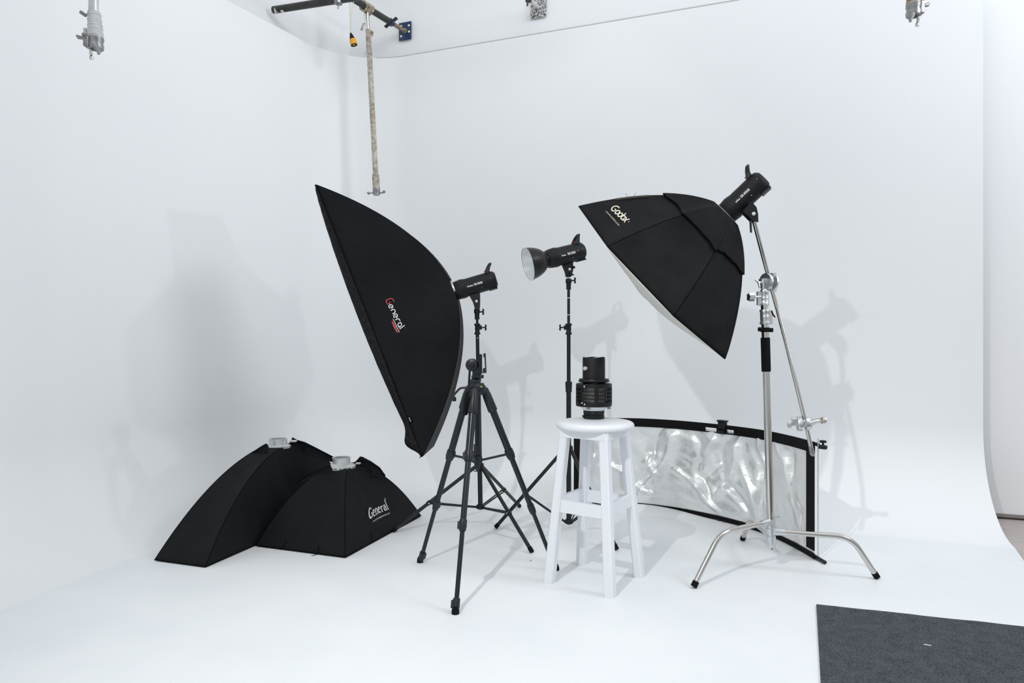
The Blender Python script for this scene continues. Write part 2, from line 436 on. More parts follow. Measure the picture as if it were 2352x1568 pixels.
letters_on(stroke_shapes([('w', el, wd)], 1), mp, u2); MB().add(*(lambda q: ([mp(x, y) for x, y in q[0]], q[1]))(stroke_shapes([[(58,10.2),(59.2,10.2)]], 1.2))).build('logo_dot', 'red', rt, smooth=False)
u2.build('logo_swash', 'red', rt, smooth=False)
u3 = MB(); mp3 = print_map(S0, (938,959), (943,970), (943,957.5), 10, 3, .005)
letters_on(([(-1,-.5),(11,-.5),(11,3.4),(-1,3.4)], [(0,1,2,3)]), print_map(S0, (938,959), (943,970), (943,957.5), 10, 3, .003), MB()).build('fabric_tag', 'seam', rt, smooth=False)
letters_on(font_shapes('Fancier', 3.0), mp3, u3); u3.build('tag_print', 'print', rt, smooth=False)

# ---- big octagonal softbox on the boom
OF = Vector((.70705,3.35137,1.39999)); oa = Vector((-.67537,.30313,-.67229)); ou = Vector((.70549,0,-.70872)); ow = Vector((-.21484,-.95295,-.21386))
oc = [OF + .53*(math.cos(.56715+k*PI/4)*ou + math.sin(.56715+k*PI/4)*ow) for k in range(8)]
octa = Softbox(oc, OF-oa*.44, .075, .21, .565, wrinkle=.010, sag=.015, seed=11)
ro = thing('octagonal_softbox', 'large black octagonal softbox with cream diffuser hanging from the boom at right', 'softbox', octa.r)
octa.shell(ro, 'fabric3'); octa.seams(ro, .0018)
def tf(i, u):
    b = .45-.035*math.sin(PI*u)
    if i == 1: b += .03*(1-u)
    return b + .012*noise.noise(Vector((i*3+u*6,.3,0)))
octa.shell(ro, 'fabric3', 'neck_skirt', nu=30, nv=24, t0=.0, off=.010, tfun=tf, solid=.004)
sk = MB()
for i in range(8):
    S = octa.panel(i); pts = []
    for k in range(25):
        u = k/24; t = tf(i, u); e = .01; p = S(u, t); q = p-octa.r; n = ((q-octa.a*q.dot(octa.a)).normalized()-octa.a*.8).normalized()
        pts.append(p+n*.0085)
    sk.tube(pts, .0030, 8)
sk.build('skirt_hem', 'seam', ro)
def od(u, v):
    an = u*2*PI; k = an/(PI/4); i = int(k) % 8; fr = k-int(k)
    edge = lerp(oc[i], oc[(i+1) % 8], fr); p = lerp(OF, edge, v)
    side = (p-OF).dot(ou)/.53
    g = .12+.88*(4*fr*(1-fr))**.8
    return p + oa*(.086*(1-v*v)*lerp(1, g, v**2)*(1-.65*max(0, -side)) if v < 1 else 0) + oa*.004
MB().grid(od, 64, 20).build('front_diffuser', 'diff', ro, label='cream diffuser cloth bulging from the rim', solid=.002)
MB().lathe(octa.r-oa*.010, oa, [(0,.058),(0,.066),(.02,.07),(.03,.082),(.04,.082),(.045,.06)], 36).build('speed_ring', 'alu', ro, label='silver speed ring')
So = octa.panel(2)      # panel between the two upper-left corners
gx = lambda *p: None
def godox_logo():
    st = []
    st.append([(9.6,11.4),(6,11.6)]+arc(5.2,6.2,4.4,5.2,90,290,18)+[(8.3,2.2),(8.6,5.8),(5.4,5.6)])
    st.append(arc(14.2,4.6,3.2,3.6,0,360,22))
    st.append(arc(22.0,4.6,3.2,3.6,0,360,22)); st.append([(25.6,3.8),(26.6,8),(26.6,12.6)])
    st.append(arc(30.0,4.6,3.2,3.6,0,360,22))
    st.append([(33.8,8.6),(37.5,4.6),(40.8,.6)]); st.append([(34.2,.6),(37.5,4.6),(41.2,9.6)])
    return [[(x+.22*y, y) for x, y in s_] for s_ in st]
mpo = print_map(So, (1399.5,481), (1434,514), (1409,473), 42, 8.2)
letters_on(stroke_shapes(godox_logo(), 1.9), mpo, MB()).build('logo_print', 'cream', ro, label='cream wordmark', smooth=False)
wb2 = MB(); letters_on(font_shapes('WWW.GODOX.COM', 4.2, shear=.3), print_map(So, (1390,487), (1415.5,514.5), (1392.4,485.0), 33.5, 3.1), wb2)
rg_ = MB(); letters_on(stroke_shapes([arc(46.5,6,1.0,1.0,0,360,14), [(46.1,5.4),(46.1,6.6)]], .5), mpo, rg_); rg_.build('registered_mark', 'greyp', ro, smooth=False)
wb2.build('web_address_print', 'cream', ro, smooth=False)
# loose patch of bent velcro on the top seam
pt = [octa.rod(3, t)+Vector((0,0,.006)) for t in (.56,.62,.68,.74,.78)]
MB().tube([p+Vector((0,-.014,-.011)) for p in pt], .006, 6).build('velcro_patch', new_mat('brown velcro', (.08,.07,.055), .9), ro)
for q, dx in ((.66,.006),(.7,-.004)):
    p = octa.rod(3, q); MB().tube([p, p+Vector((dx,0,.012)), p+Vector((dx*2.5,0,.018))], .0008, 5).build('loose_thread', 'seam', ro)

# ---- the two softboxes standing on the floor
def floor_box(name, label, corners, ring, rr, mat, seed, ka, kr):
    sb = Softbox(corners, ring, rr, ka, kr, wrinkle=.010, sag=.020, seed=seed)
    r = thing(name, label, 'softbox', Vector((sb.F.x, sb.F.y, 0)))
    sb.shell(r, mat); sb.seams(r, .0018)
    return sb, r
z1 = Vector((0,0,.006))
c = [G(588,1255)+z1, G(793,1282)+z1, G(967,1186)+z1]; c.append(c[0]+c[2]-c[1])
nb, rn = floor_box('rectangular_softbox', 'black rectangular softbox with white General lettering standing face down on the floor', c, V(789,1072,3.985), .07, 'fabric2', 21, .16, .60)
ctr = nb.r
MB().lathe(ctr+Vector((-.012,0,-.012)), (0,0,1), [(0,.062),(0,.078),(.008,.082),(.02,.082),(.026,.074),(.032,.052),(.034,.050),(.062,.050),(.064,.053),(.068,.053),(.068,.046),(.01,.045)], 40, caps=False).build('speed_ring', 'alu', rn, label='silver collar')
hb = MB()
for k in range(-4, 5):
    an = -PI/2+k*.32-.15; hb.cyl(ctr+Vector((-.012+.079*math.cos(an), .079*math.sin(an), .002)), ctr+Vector((-.012+.0835*math.cos(an), .0835*math.sin(an), .002)), .0035, n=8)
hb.build('screw_hole', 'rubber', rn)
Sn = nb.panel(1); Sl = nb.panel(0)
def serif_general():
    st = []
    A = lambda pts, ws: st.append(('w', pts, ws))
    # G
    g = arc(6.2,6.5,4.6,6.0,48,312,20); A(g, [.9+1.9*abs(math.sin(PI*(k/20))) for k in range(21)])
    A([(10.4,13),(10.4,9.2)], [.7,.7]); A([(9.9,.9),(9.9,5.6)], [2.1,2.1]); A([(7.6,5.9),(12,5.9)], [.7,.7])
    def e(x):
        a_ = arc(x+3.6,4.0,2.9,3.6,10,320,20); A(a_, [.8+1.2*abs(math.sin(PI*(k/20))) for k in range(21)]); A([(x+1.2,4.6),(x+6.6,4.6)], [.8,.8])
    def foot(x, y, w=3.6): A([(x-w/2,y),(x+w/2,y)], [.7,.7])
    e(13)
    A([(22.4,.4),(22.4,7.6)], [1.9,1.9]); foot(22.4,.4); A([(20.8,7.5),(22.4,7.5)], [.7,.7])
    A([(22.8,6.0)]+arc(25.4,5.4,2.4,2.3,120,0,8)+[(27.8,.4)], [.8]+[1+.9*(k/8) for k in range(9)]+[1.9]); foot(27.8,.4)
    e(30.4)
    A([(39.8,.4),(39.8,7.6)], [1.9,1.9]); foot(39.8,.4); A([(38.2,7.5),(39.8,7.5)], [.7,.7])
    A([(40.4,5.6),(41.8,7.3),(43.6,7.3),(43.7,5.8)], [.8,1.1,1.4,1.6])
    A([(46.2,6.0)]+arc(48.4,5.6,2.1,2.0,160,0,8)+[(50.5,.8),(52,.5)], [1.2]+[1.1+.8*(k/8) for k in range(9)]+[1.9,.8])
    A([(50.5,4.7)]+arc(48.2,2.6,2.2,2.1,80,300,10)+[(50.4,1.8)], [.7]+[1.0+.8*math.sin(PI*k/10) for k in range(11)]+[.8])
    A([(55.2,.4),(55.2,13.2)], [2.0,2.0]); foot(55.2,.4,4.2); A([(53.4,13),(55.2,13)], [.7,.7])
    st.append(arc(58.6,14.4,1.3,1.6,0,360,14)); A([(58.3,13.6),(58.3,15.2)], [.5,.5]); A([(58.5,15),(59,14.4),(58.8,13.6)], [.4,.4,.4])
    return stroke_shapes(st, .4)
mpn = print_map(Sn, (846,1193), (892,1169.5), (844,1169), 57, 13)
letters_on(serif_general(), mpn, MB()).build('logo_print', 'print', rn, label='white serif wordmark', smooth=False)
letters_on(font_shapes('www.framegeneral.com', 5), print_map(Sn, (855.5,1199.5), (896,1178.5), (855,1194.8), 50.5, 4), MB()).build('web_address_print', 'print', rn, smooth=False)
for S_, px, py in ((Sl,652,1250),(Sl,729,1262),(Sn,854,1234)):
    s_, t_ = surf_param(S_, px, py); pts = [S_(s_+.006*k*.3, t_+.055*(1-k/4)-.03)+Vector((0,-.006,0)) for k in range(5)]
    MB().tube(pts, .004, 6).build('velcro_tab', 'rubber', rn)
p = G(727,1274); MB().tube([p+Vector((0,.0,.004)), p+Vector((-.012,-.012,.002)), p+Vector((-.02,-.02,.001))], .0015, 5).build('loose_thread', 'seam', rn)
# raised cloth flaps round the collar
def flap(root, pts, D, base, mat='fabric2'):
    top = [V(x, y, D) for x, y in pts]; bot = [V(x, y, D-.02) for x, y in base]
    n = 12
    def along(L, u):
        k = u*(len(L)-1); i = min(int(k), len(L)-2); return lerp(L[i], L[i+1], k-i)
    MB().grid(lambda u, v: lerp(along(bot, u), along(top, u), v)+Vector((0, .02*math.sin(PI*v), 0)), n*2, 6).build('neck_flap', mat, root, solid=.003)
flap(rn, [(798,1063),(806,1062),(815,1061),(822,1054),(827,1048),(833,1049),(852,1059),(872,1073),(884,1090)], 4.07, [(800,1095),(806,1094),(814,1094),(822,1092),(832,1092),(842,1094),(856,1094),(872,1096),(884,1096)])
flap(rn, [(682,1106),(700,1092),(716,1083),(730,1077),(746,1070),(758,1065)], 3.90, [(684,1112),(702,1104),(718,1100),(732,1098),(748,1096),(762,1094)])
MB().box(ctr+Vector((.075,.05,.012)), .03, .02, .010, b=.003).build('rod_socket', 'alu', rn)
# rear strip box on the floor
a0 = G(355,1288)+z1; a1 = G(472,1304)+z1; ld = (G(588,1253)-G(472,1304)).normalized()
c = [a0, a1, a1+ld*1.45, a0+ld*1.45]
fb, rf = floor_box('strip_softbox', 'long plain black strip softbox lying face down on the floor, furthest left', c, V(637,1024,4.06), .07, 'fabric2', 33, .16, .60)
ctr = fb.r
MB().lathe(ctr+Vector((.004,0,-.01)), (0,0,1), [(0,.060),(0,.072),(.012,.074),(.02,.056),(.022,.052),(.048,.052),(.05,.055),(.054,.055),(.054,.047),(.0,.046)], 40, caps=False).build('speed_ring', 'alu', rf, label='silver collar')
flap(rf, [(612,1020),(622,1025),(632,1020),(643,1014),(654,1017),(664,1018),(669,1012),(671,1004),(682,1010),(700,1015),(720,1025),(745,1038),(768,1050)], 4.20, [(614,1040),(626,1044),(636,1046),(648,1046),(658,1044),(666,1042),(674,1040),(684,1038),(694,1038),(704,1042),(722,1048),(746,1056),(768,1062)])
flap(rf, [(560,1054),(575,1042),(590,1031),(604,1022),(612,1018)], 3.94, [(562,1060),(578,1052),(592,1046),(606,1040),(616,1036)])
MB().box(ctr+Vector((.078,.05,.022)), .04, .03, .010, b=.003).build('rod_socket', 'alu', rf)

# ================================================================== STROBE HEADS
def strobe(label, front, rear_dir, L, txt, bracket, D, bolt, txt_q=.075, big=1.0, up=Vector((0,0,1))):
    front = Vector(front); q = Vector(rear_dir).normalized()
    z = (up - q*up.dot(q)).normalized(); y = z.cross(q).normalized()     # y roughly towards / away from camera
    if y.y > 0: y = -y                                                    # side that faces the camera
    P = lambda a, b, c_: front + q*a + y*b + z*c_
    r = thing('studio_flash', label, 'studio flash', Vector((bracket[len(bracket)//2][0],0,0)) if False else V(bracket[3][0], bracket[3][1], D))
    R = .0525
    MB().lathe(front, q, [(0,.030),(0,.050),(.004,.0535),(.03,.056),(.042,.0575),(.055,.0555),(.07,R),(L-.03,R),(L-.012,R-.002),(L-.004,R-.008),(L,R-.013)], 48).build('body', 'body', r)
    MB().lathe(P(L,0,0), q, [(-.001,R-.015),(.003,R-.016),(.003,R-.03),(.001,R-.031)], 40).build('rear_panel', 'plastic', r)
    MB().lathe(front, -q, [(-.004,.0515),(.006,.0515),(.006,.043),(-.004,.043)], 40, caps=False).build('mount_ring', 'plastic', r)
    # handle loop leaning back
    hb = MB(); n = 22; vs = []
    for k in range(n+1):
        th = PI*k/n; h = .050*math.sin(th)**.62 if 0 < k < n else 0; yy = .031*math.cos(th)*(1-.15*h/.05)
        qc = L-.040+.30*h+ 7.5*h*h; hw = .0155*(1-.55*h/.05)
        rad = Vector((math.cos(th), math.sin(th)))
        for (dq, dr) in ((-hw, -.004), (hw, -.004), (hw, .004), (-hw, .004)):
            vs.append(P(qc+dq, yy+dr*rad.x, R-.006+h+dr*rad.y))
    hb.add(vs, [(4*i+j, 4*i+(j+1)%4, 4*i+4+(j+1)%4, 4*i+4+j) for i in range(n) for j in range(4)]+[(0,1,2,3),(4*n,4*n+1,4*n+2,4*n+3)])
    hb.build('handle', 'plastic', r, angle=50)
    MB().ball(P(L-.050,.012,R+.006), .0052).build('optical_sensor', 'redk', r, label='red sensor dome')
    MB().box(P(L-.03,.0,-R+.001), .05, .05, .010, X=q, Y=y, b=.002).build('rear_foot', 'plastic', r)
    for a_, b_ in ((L-.025,.2),(.05,.1),(L-.09,-.55)):
        MB().cyl(P(a_, R*math.cos(b_)-.0005, R*math.sin(b_)), P(a_, R*math.cos(b_)+.001, R*math.sin(b_)), .0016, n=8).build('screw', 'alu', r)
    # mounting yoke: two cheek plates
    for dy in (-.022,.016):
        poly = [V(x, yy_, D)+Vector((0,dy,0)) for x, yy_ in bracket]
        MB().prism(poly, (0,.006,0)).build('yoke_plate', 'plastic', r)
    core = [lerp(V(x, yy_, D), sum((V(a_, b_, D) for a_, b_ in bracket), Vector((0,0,0)))/len(bracket), .22)+Vector((0,-.016,0)) for x, yy_ in bracket]
    MB().prism(core, (0,.032,0)).build('yoke_core', 'plastic', r)
    bp = V(bolt[0], bolt[1], D)
    MB().lathe(bp+Vector((0,-.021,0)), (0,-1,0), [(0,.0085),(.003,.0085),(.005,.006),(.0055,.002)], 20).build('tilt_bolt', 'alu', r, label='silver tilt bolt')
    # printed name wrapped round the casing (reads left to right from the camera side)
    fl = -1 if (q.x > 0) else 1
    def wrap(x, h, q0, dz=0):
        qq = q0 + x; ph = (h+dz)/R
        return front + q*qq + y*((R+.0008)*math.cos(ph)) + z*((R+.0008)*math.sin(ph))
    w1 = MB(); letters_on(font_shapes('Godox', .0125*(.85 if big > 1 else 1), bold=.0004), lambda x, h: wrap(x, h, txt_q, -.005), w1)
    letters_on(font_shapes(txt, .0165*big, bold=.0004), lambda x, h: wrap(x, h, txt_q+.041, -.006), w1)
    w1.build('model_print', 'print', r, smooth=False)
    return r, P, q, y, z
# on left stand
A0, A1 = V(1046,668,3.985), V(1139,640.5,3.985)
BR1 = [(1077,676),(1102,668),(1102.8,691),(1102,708),(1091,709),(1087,695),(1082,686)]
s1 = strobe('black studio flash with model name, behind the tilted strip softbox', A0, A1-A0, (A1-A0).length, 'SK400II', BR1, 3.99, (1095,692))
# middle, bare with silver dish
B1 = V(1340,575,3.99); B0 = V(1259,595,3.93)
BR2 = [(1289,604),(1315.6,595),(1316,620),(1312,635),(1300,636),(1297,623),(1293,614)]
s2 = strobe('black studio flash with open silver reflector dish on the middle light stand', B0, B1-B0, (B1-B0).length, 'SK300', BR2, 3.98, (1308,619), txt_q=.062, big=1.15)
r2, P2, q2, y2, zz2 = s2
letters_on(font_shapes('II', .007, bold=.0002), lambda x, h: B0+q2*(.062+.041+.0645+x)+y2*(.0533*math.cos((h+.004)/.0525))+zz2*(.0533*math.sin((h+.004)/.0525)), MB()).build('model_print', 'print', r2, smooth=False)
dq = -q2
outer = [(-.004,.047),(.006,.048),(.010,.044),(.018,.046),(.026,.055),(.045,.070),(.070,.082),(.095,.0895),(.122,.0945),(.126,.0965),(.1265,.0935)]
dish = MB().lathe(B0, dq, outer, 56, caps=False).build('reflector_dish', 'black', r2, angle=30)
def orad(q):
    for (a_, ra_), (b_, rb_) in zip(outer[3:10], outer[4:10]):
        if a_ <= q <= b_: return lerp(ra_, rb_, (q-a_)/(b_-a_))
    return outer[9][1]
ip = [(.020,.012),(.020,.040)]+[(.022+.103*k/60, orad(.022+.103*k/60)-.0032+(.0007 if k % 2 else 0)) for k in range(61)]
inn = MB().lathe(B0, dq, ip, 56, caps=False).build('dish_lining', 'silverin', r2, label='ribbed silver lining')
MB().lathe(B0+dq*.0, dq, [(.012,.0),(.03,.018),(.045,.020),(.055,.0)], 20, caps=False).build('flash_tube', 'glass', r2)
MB().lathe(B0, dq, [(.124,.0925),(.126,.0965),(.128,.0965),(.129,.094),(.127,.0925)], 56, caps=False).build('dish_rim', 'alu', r2)
MB().tube([V(1313,614,3.96), V(1319,613.5,3.95), V(1321,614,3.95)], [.006,.008,.005], 10).build('tilt_knob', 'plastic', r2)
MB().tube([V(1305,628,3.95), V(1312,630,3.94), V(1318,631,3.93)], [.005,.008,.003], 10).build('lock_lever', 'plastic', r2)
# on the boom
rq = -oa; O0 = octa.r+rq*.005; O1 = octa.r+rq*.232
BR3 = [(1704,486),(1722,464),(1734,478),(1737.5,494),(1738,512),(1726,508),(1716,498)]
s3 = strobe('black studio flash with model name mounted high on the boom behind the octagonal softbox', O0, rq, .225, 'SK400II', BR3, 3.14, (1727,493), txt_q=.055, up=Vector((-.35,.15,1)))
MB().tube([V(1724,508,3.12), V(1724.5,520,3.11), V(1725,534,3.11)], [.006,.0055,.005], 8).build('lock_lever', 'plastic', s3[0])

# ================================================================== LIGHT STANDS
def lever_knob(root, c, d, r=.012, name='knob', mat='plastic'):
    c = Vector(c); d = Vector(d).normalized(); x, y = frame(d)
    mb = MB().cyl(c, c+d*.022, .004, n=10)
    w = Vector((0,0,1)) if abs(d.z) < .8 else x
    mb.tube([c+d*.022-w*.018, c+d*.026-w*.010, c+d*.022, c+d*.026+w*.010, c+d*.022+w*.018], [.0035,.0055,.006,.0055,.0035], 10)
    return mb.build(name, mat, root)
def clamp(root, a, b, r, knob_dir, mat='plastic'):
    # flared collar between points a (top) and b (bottom)
    a, b = Vector(a), Vector(b); d = b-a; L = d.length
    o = MB().lathe(a, d, [(0,r*.7),(0,r*1.55),(L*.06,r*1.6),(L*.28,r*1.15),(L*.5,r*1.25),(L*.72,r*1.1),(L*.93,r*1.6),(L,r*1.5),(L,r*.7)], 20).build('clamp', mat, root)
    kd = Vector(knob_dir).normalized(); c = a + d*.36
    mb = MB().box(c+kd*r*1.3, .024, .016, .026, X=kd, Y=kd.cross(Vector((0,0,1))), b=.002)
    mb.build('clamp_lug', mat, o)
    lever_knob(o, c+kd*(r*1.3+.010), kd)
    return o
def light_stand(label, D, xb, xt, feet, y_hub, y_col, secs, clamps, socket, joint, knobs, sock_knob):
    """secs: (y_top, y_bottom, radius); clamps: (y0, y1, r, dir)"""
    def P(y):
        y0, y1 = y_hub, socket[0]; x = xb+(xt-xb)*(y0-y)/(y0-y1); return V(x, y, D)
    base = P(y_hub); r = thing('light_stand', label, 'light stand', Vector((base.x, base.y, 0)))
    for i, (a, b, rad) in enumerate(secs):
        MB().cyl(P(a), P(b), rad).build('pole_section', 'black', r)
    MB().cyl(P(socket[1]), P(socket[0]), .0085, n=14).build('spigot', 'alu', r)
    MB().lathe(P(socket[0]+3), P(socket[1])-P(socket[0]), [(0,.010),(0,.0165),(.012,.018),(.022,.0185),(.028,.0145),(.05,.0135),(.056,.015),(.062,.014),(.062,.008)], 20).build('socket', 'plastic', r)
    for a, b, rad, kd in clamps:
        if kd: clamp(r, P(a), P(b), rad, kd)
        else: MB().lathe(P(a), P(b)-P(a), [(0,rad*.8),(0,rad*1.3),(.008,rad*1.4),((P(b)-P(a)).length*.9,rad*1.25),((P(b)-P(a)).length,rad*1.35),((P(b)-P(a)).length,rad*.8)], 20).build('collar', 'plastic', r)
    # leg collar and hub
    pc, ph = P(y_col), P(y_hub)
    MB().lathe(pc+Vector((0,0,.022)), (0,0,-1), [(0,.015),(0,.022),(.012,.025),(.04,.025),(.045,.018),(.045,.014)], 24).build('leg_collar', 'plastic', r)
    MB().lathe(ph+Vector((0,0,.012)), (0,0,-1), [(0,.015),(0,.020),(.006,.026),(.02,.026),(.026,.018),(.03,.008)], 24).build('brace_hub', 'plastic', r)
    for ft in feet:
        ft = Vector(ft); h = Vector((ft.x-pc.x, ft.y-pc.y, 0)).normalized()
        top = pc + h*.028; bot = ft+Vector((0,0,.011)); dd = (bot-top)
        x, _ = frame(dd)
        lg = MB().tube([top, bot], .0105, 14); lg.build('leg', 'black', r)
        MB().tube([lerp(top, bot, .965), bot+dd.normalized()*.004], .0125, 14).build('rubber_foot', 'rubber', r)
        j = lerp(bot, top, joint); jj = j
        side = h.cross(Vector((0,0,1)))
        for sgn in (-1, 1):
            s0 = ph + h*.022 + side*sgn*.006+Vector((0,0,-.002)); s1 = jj + side*sgn*.012
            d_ = (s1-s0); MB().box(lerp(s0, s1, .5), .003, .010, d_.length, X=side, Y=d_.normalized().cross(side), Z=d_, b=0).build('brace', 'black', r)
        MB().cyl(jj-side*.016, jj+side*.016, .004, n=10).build('rivet', 'alu', r)
        MB().tube([lerp(bot, top, joint-.02), lerp(bot, top, joint+.02)], .0135, 12).build('joint_collar', 'plastic', r)
    return r, P
st1, Pst1 = light_stand('black light stand at left carrying the tilted strip softbox', 4.0, 1103.5, 1095.5, [G(904,1222), G(1193,1165), G(1221,1270)], 1163, 1072,
    [(745,872,.0105), (730,750,.0075), (866,1163,.0140)], [(743,768,.0115,(1,-.1,0)), (862,876,.013,None)], (706,712), .43, None, None)
MB().box(Pst1(866)+Vector((.022,0,.004)), .02, .012, .02, b=.002).build('collar_lug', 'plastic', st1)
st2, Pst2 = light_stand('black light stand behind the stool carrying the flash with silver dish', 4.0, 1306.5, 1306, [G(1139,1214), G(1416,1264), Vector((.55,4.40,0))], 1197, 1032,
    [(768,880,.0115), (655,745,.0085), (896,1197,.0145)], [(743,768,.0125,(-1,-.1,0)), (876,900,.0145,None)], (637,641), .43, None, None)
lever_knob(st2, V(1311,644,3.99), (1,-.2,0), name='socket_knob')
lever_knob(st1, V(1101,716,3.99), (1,-.4,0), name='socket_knob')
for yy_ in (684,723):
    MB().tube([Pst2(yy_)-Vector((0,0,.002)), Pst2(yy_)+Vector((0,0,.002))], .0088, 16).build('tape_band', 'print', st2)
MB().cyl(Pst1(776)+Vector((.002,-.0100,0)), Pst1(776)+Vector((.002,-.0115,0)), .003, n=10).build('screw', 'alu', st1)

# ================================================================== CAMERA TRIPOD
TD = 3.155
apex = V(1096,898,TD)
rtp = thing('camera_tripod', 'black camera tripod with pan head in front of the left light stand', 'tripod', Vector((-.159,3.155,0)))
def tleg(top, foot, k1, k2, D1):
    top, foot = Vector(top), Vector(foot); d = foot-top; Lg = d.length; dn = d.normalized()
    side = dn.cross(Vector((0,0,1))).normalized(); fwd = side.cross(dn)
    at = lambda t: lerp(top, foot, t)
    lg = MB().tube([at(.06), at(k1)], .0165, 22).build('leg', 'glossb', rtp)
    MB().tube([at(k1), at(k2)], .0130, 20).build('leg_section', 'glossb', lg)
    MB().tube([at(k2), at(.965)], .0100, 18).build('leg_section', 'glossb', lg)
    MB().tube([at(-.01), at(.03), at(.105), at(.11)], [.017,.021,.0225,.020], 20).build('leg_shoulder', 'slate', lg)
    for k, rr in ((k1,.0205),(k2,.0165),(.962,.0150)):
        mb = MB().lathe(at(k)-dn*.024, dn, [(0,rr*.8),(0,rr*.95),(.006,rr),(.030,rr*1.02),(.040,rr*.92),(.048,rr*.85),(.048,rr*.6)], 22)
        mb.box(at(k)+side*rr*.9, .014, .022, .032, X=side, Y=fwd, Z=dn, b=.003)
        mb.build('flip_lock', 'slate', lg)
    ft = MB().cyl(at(.965), at(.985), .006, n=12); ft.ball(at(.982), .009)
    ft.lathe(foot+Vector((0,0,.030)), (0,0,-1), [(0,.008),(.004,.012),(.016,.0155),(.028,.016),(.030,.014)], 20)
    ft.build('rubber_foot', 'rubber', lg)
    return at
fL, fF, fR = G(965,1291), G(1046,1409), G(1277,1309)
fL.z = fF.z = fR.z = 0
aL = tleg(V(1077,893,TD+.03), fL, .365, .655, 0)
aF = tleg(V(1089,899,TD-.05), fF, .315, .630, 0)
aR = tleg(V(1114,897,TD+.02), fR, .345, .650, 0)
MB().lathe(V(1096,903,TD), (0,0,1), [(0,.022),(0,.036),(.01,.042),(.032,.042),(.040,.034),(.048,.030),(.048,.018)], 28).build('spider', 'slate', rtp)
for a_ in (aL, aF, aR):
    p = a_(0.0); MB().box(lerp(p, V(1096,897,TD), .45), (p-V(1096,897,TD)).length*1.1, .034, .036, X=(p-V(1096,897,TD)), Y=(p-V(1096,897,TD)).cross(Vector((0,0,1))), b=.006).build('spider_arm', 'slate', rtp)
MB().cyl(V(1096,905,TD), V(1097,1062,TD), .0125).build('centre_column', 'glossb', rtp)
MB().lathe(V(1096.5,1020,TD), (0,0,-1), [(0,.012),(0,.017),(.012,.018),(.05,.018),(.055,.014),(.07,.014),(.07,.010)], 20).build('column_lock', 'slate', rtp)
sp = V(1096,1056,TD)
MB().lathe(sp+Vector((0,0,.02)), (0,0,-1), [(0,.012),(0,.022),(.01,.024),(.03,.024),(.036,.014),(.06,.012),(.064,.006)], 24).build('spreader_hub', 'slate', rtp)
for a_, k in ((aL,.365),(aF,.315),(aR,.345)):
    e = a_(k); h = Vector((e.x-sp.x, e.y-sp.y, 0)).normalized(); s0 = sp+h*.018+Vector((0,0,-.002))
    MB().tube([s0, e-h*.015], .0055, 10).build('spreader_arm', 'slate', rtp)
MB().tube([V(1093,1077,TD-.01)+Vector((.011*math.cos(a_*PI/8), 0, .011*math.sin(a_*PI/8))) for a_ in range(17)], .0022, 8).build('bag_hook', 'slate', rtp)
# head
MB().cyl(V(1091,900,TD), V(1091,862,TD), .0165).build('head_column', 'slate', rtp)
MB().lathe(V(1091,880,TD), (0,0,1), [(0,.014),(0,.024),(.008,.026),(.014,.024),(.02,.017)], 24).build('pan_collar', 'slate', rtp)
hd = MB().box(V(1095,855,TD), .040, .045, .062, b=.010); hd.build('head_block', 'slate', rtp)
hc = V(1086,838,TD-.028)
MB().lathe(hc+Vector((0,.05,0)), (-.12,-1,0), [(0,.024),(.02,.029),(.045,.029),(.050,.026),(.053,.016),(.056,.014),(.064,.012),(.066,.006)], 30).build('tilt_drum', 'slate', rtp)
MB().box(V(1103.5,836,TD-.005), .014, .055, .092, b=.003).build('quick_release_plate', 'plastic', rtp)
MB().prism([V(1110,812,TD-.03), V(1115,811,TD-.03), V(1117,856,TD-.03), V(1108,857,TD-.03), V(1109,846,TD-.03), V(1114,845,TD-.03), V(1112.5,820,TD-.03), V(1110,820,TD-.03)], (0,.05,0)).build('side_bracket', 'slate', rtp)
MB().ball(V(1080,835,TD-.095), .009, sc_=(.9,1,1.2)).build('handle_pivot', 'slate', rtp)
hn = MB().tube([V(1080,836,TD-.09), V(1079,850,TD-.095), V(1076,900,TD-.075)], .0052, 12).build('pan_handle', 'plastic', rtp)
MB().tube([V(1074.6,899,TD-.080), V(1073.8,903,TD-.08), V(1070.5,925,TD-.075), V(1068.5,950,TD-.07), V(1068.3,953,TD-.07)], [.006,.0095,.0115,.0120,.0080], 16).build('handle_grip', 'rubber', hn)
ck = MB().tube(arcpts([V(1086,890,TD-.05), V(1058,890,TD-.04), V(1052,896,TD-.04), V(1042,907,TD-.035)], 5), .0052, 10).build('crank_arm', 'slate', rtp)
MB().tube([V(1041,906,TD-.035), V(1042,911,TD-.035), V(1043,914,TD-.035), V(1043.5,921,TD-.035)], [.004,.006,.0095,.009], 12).build('crank_knob', 'plastic', ck)
MB().ball(V(1105,888,TD-.035), .0075, sc_=(1,.5,.6)).build('bubble_level', new_mat('yellow green level', (.25,.30,.05), .2), rtp)

# ================================================================== STOOL
sc0 = Vector((.383,3.155,0)); rs = thing('bar_stool', 'white painted wooden bar stool with round seat and four splayed legs', 'stool', sc0)
hz = .734
MB().lathe(sc0+Vector((0,0,hz)), (0,0,-1), [(0,.0),(0,.158),(.002,.167),(.007,.175),(.014,.1795),(.021,.1800),(.029,.176),(.034,.166),(.035,.0)], 72, caps=False).build('seat', 'whitew', rs)
ft = [G(1260,1338), G(1402,1371), G(1468,1323), G(1336,1295)]
fx = [(p-sc0).normalized() for p in ft]
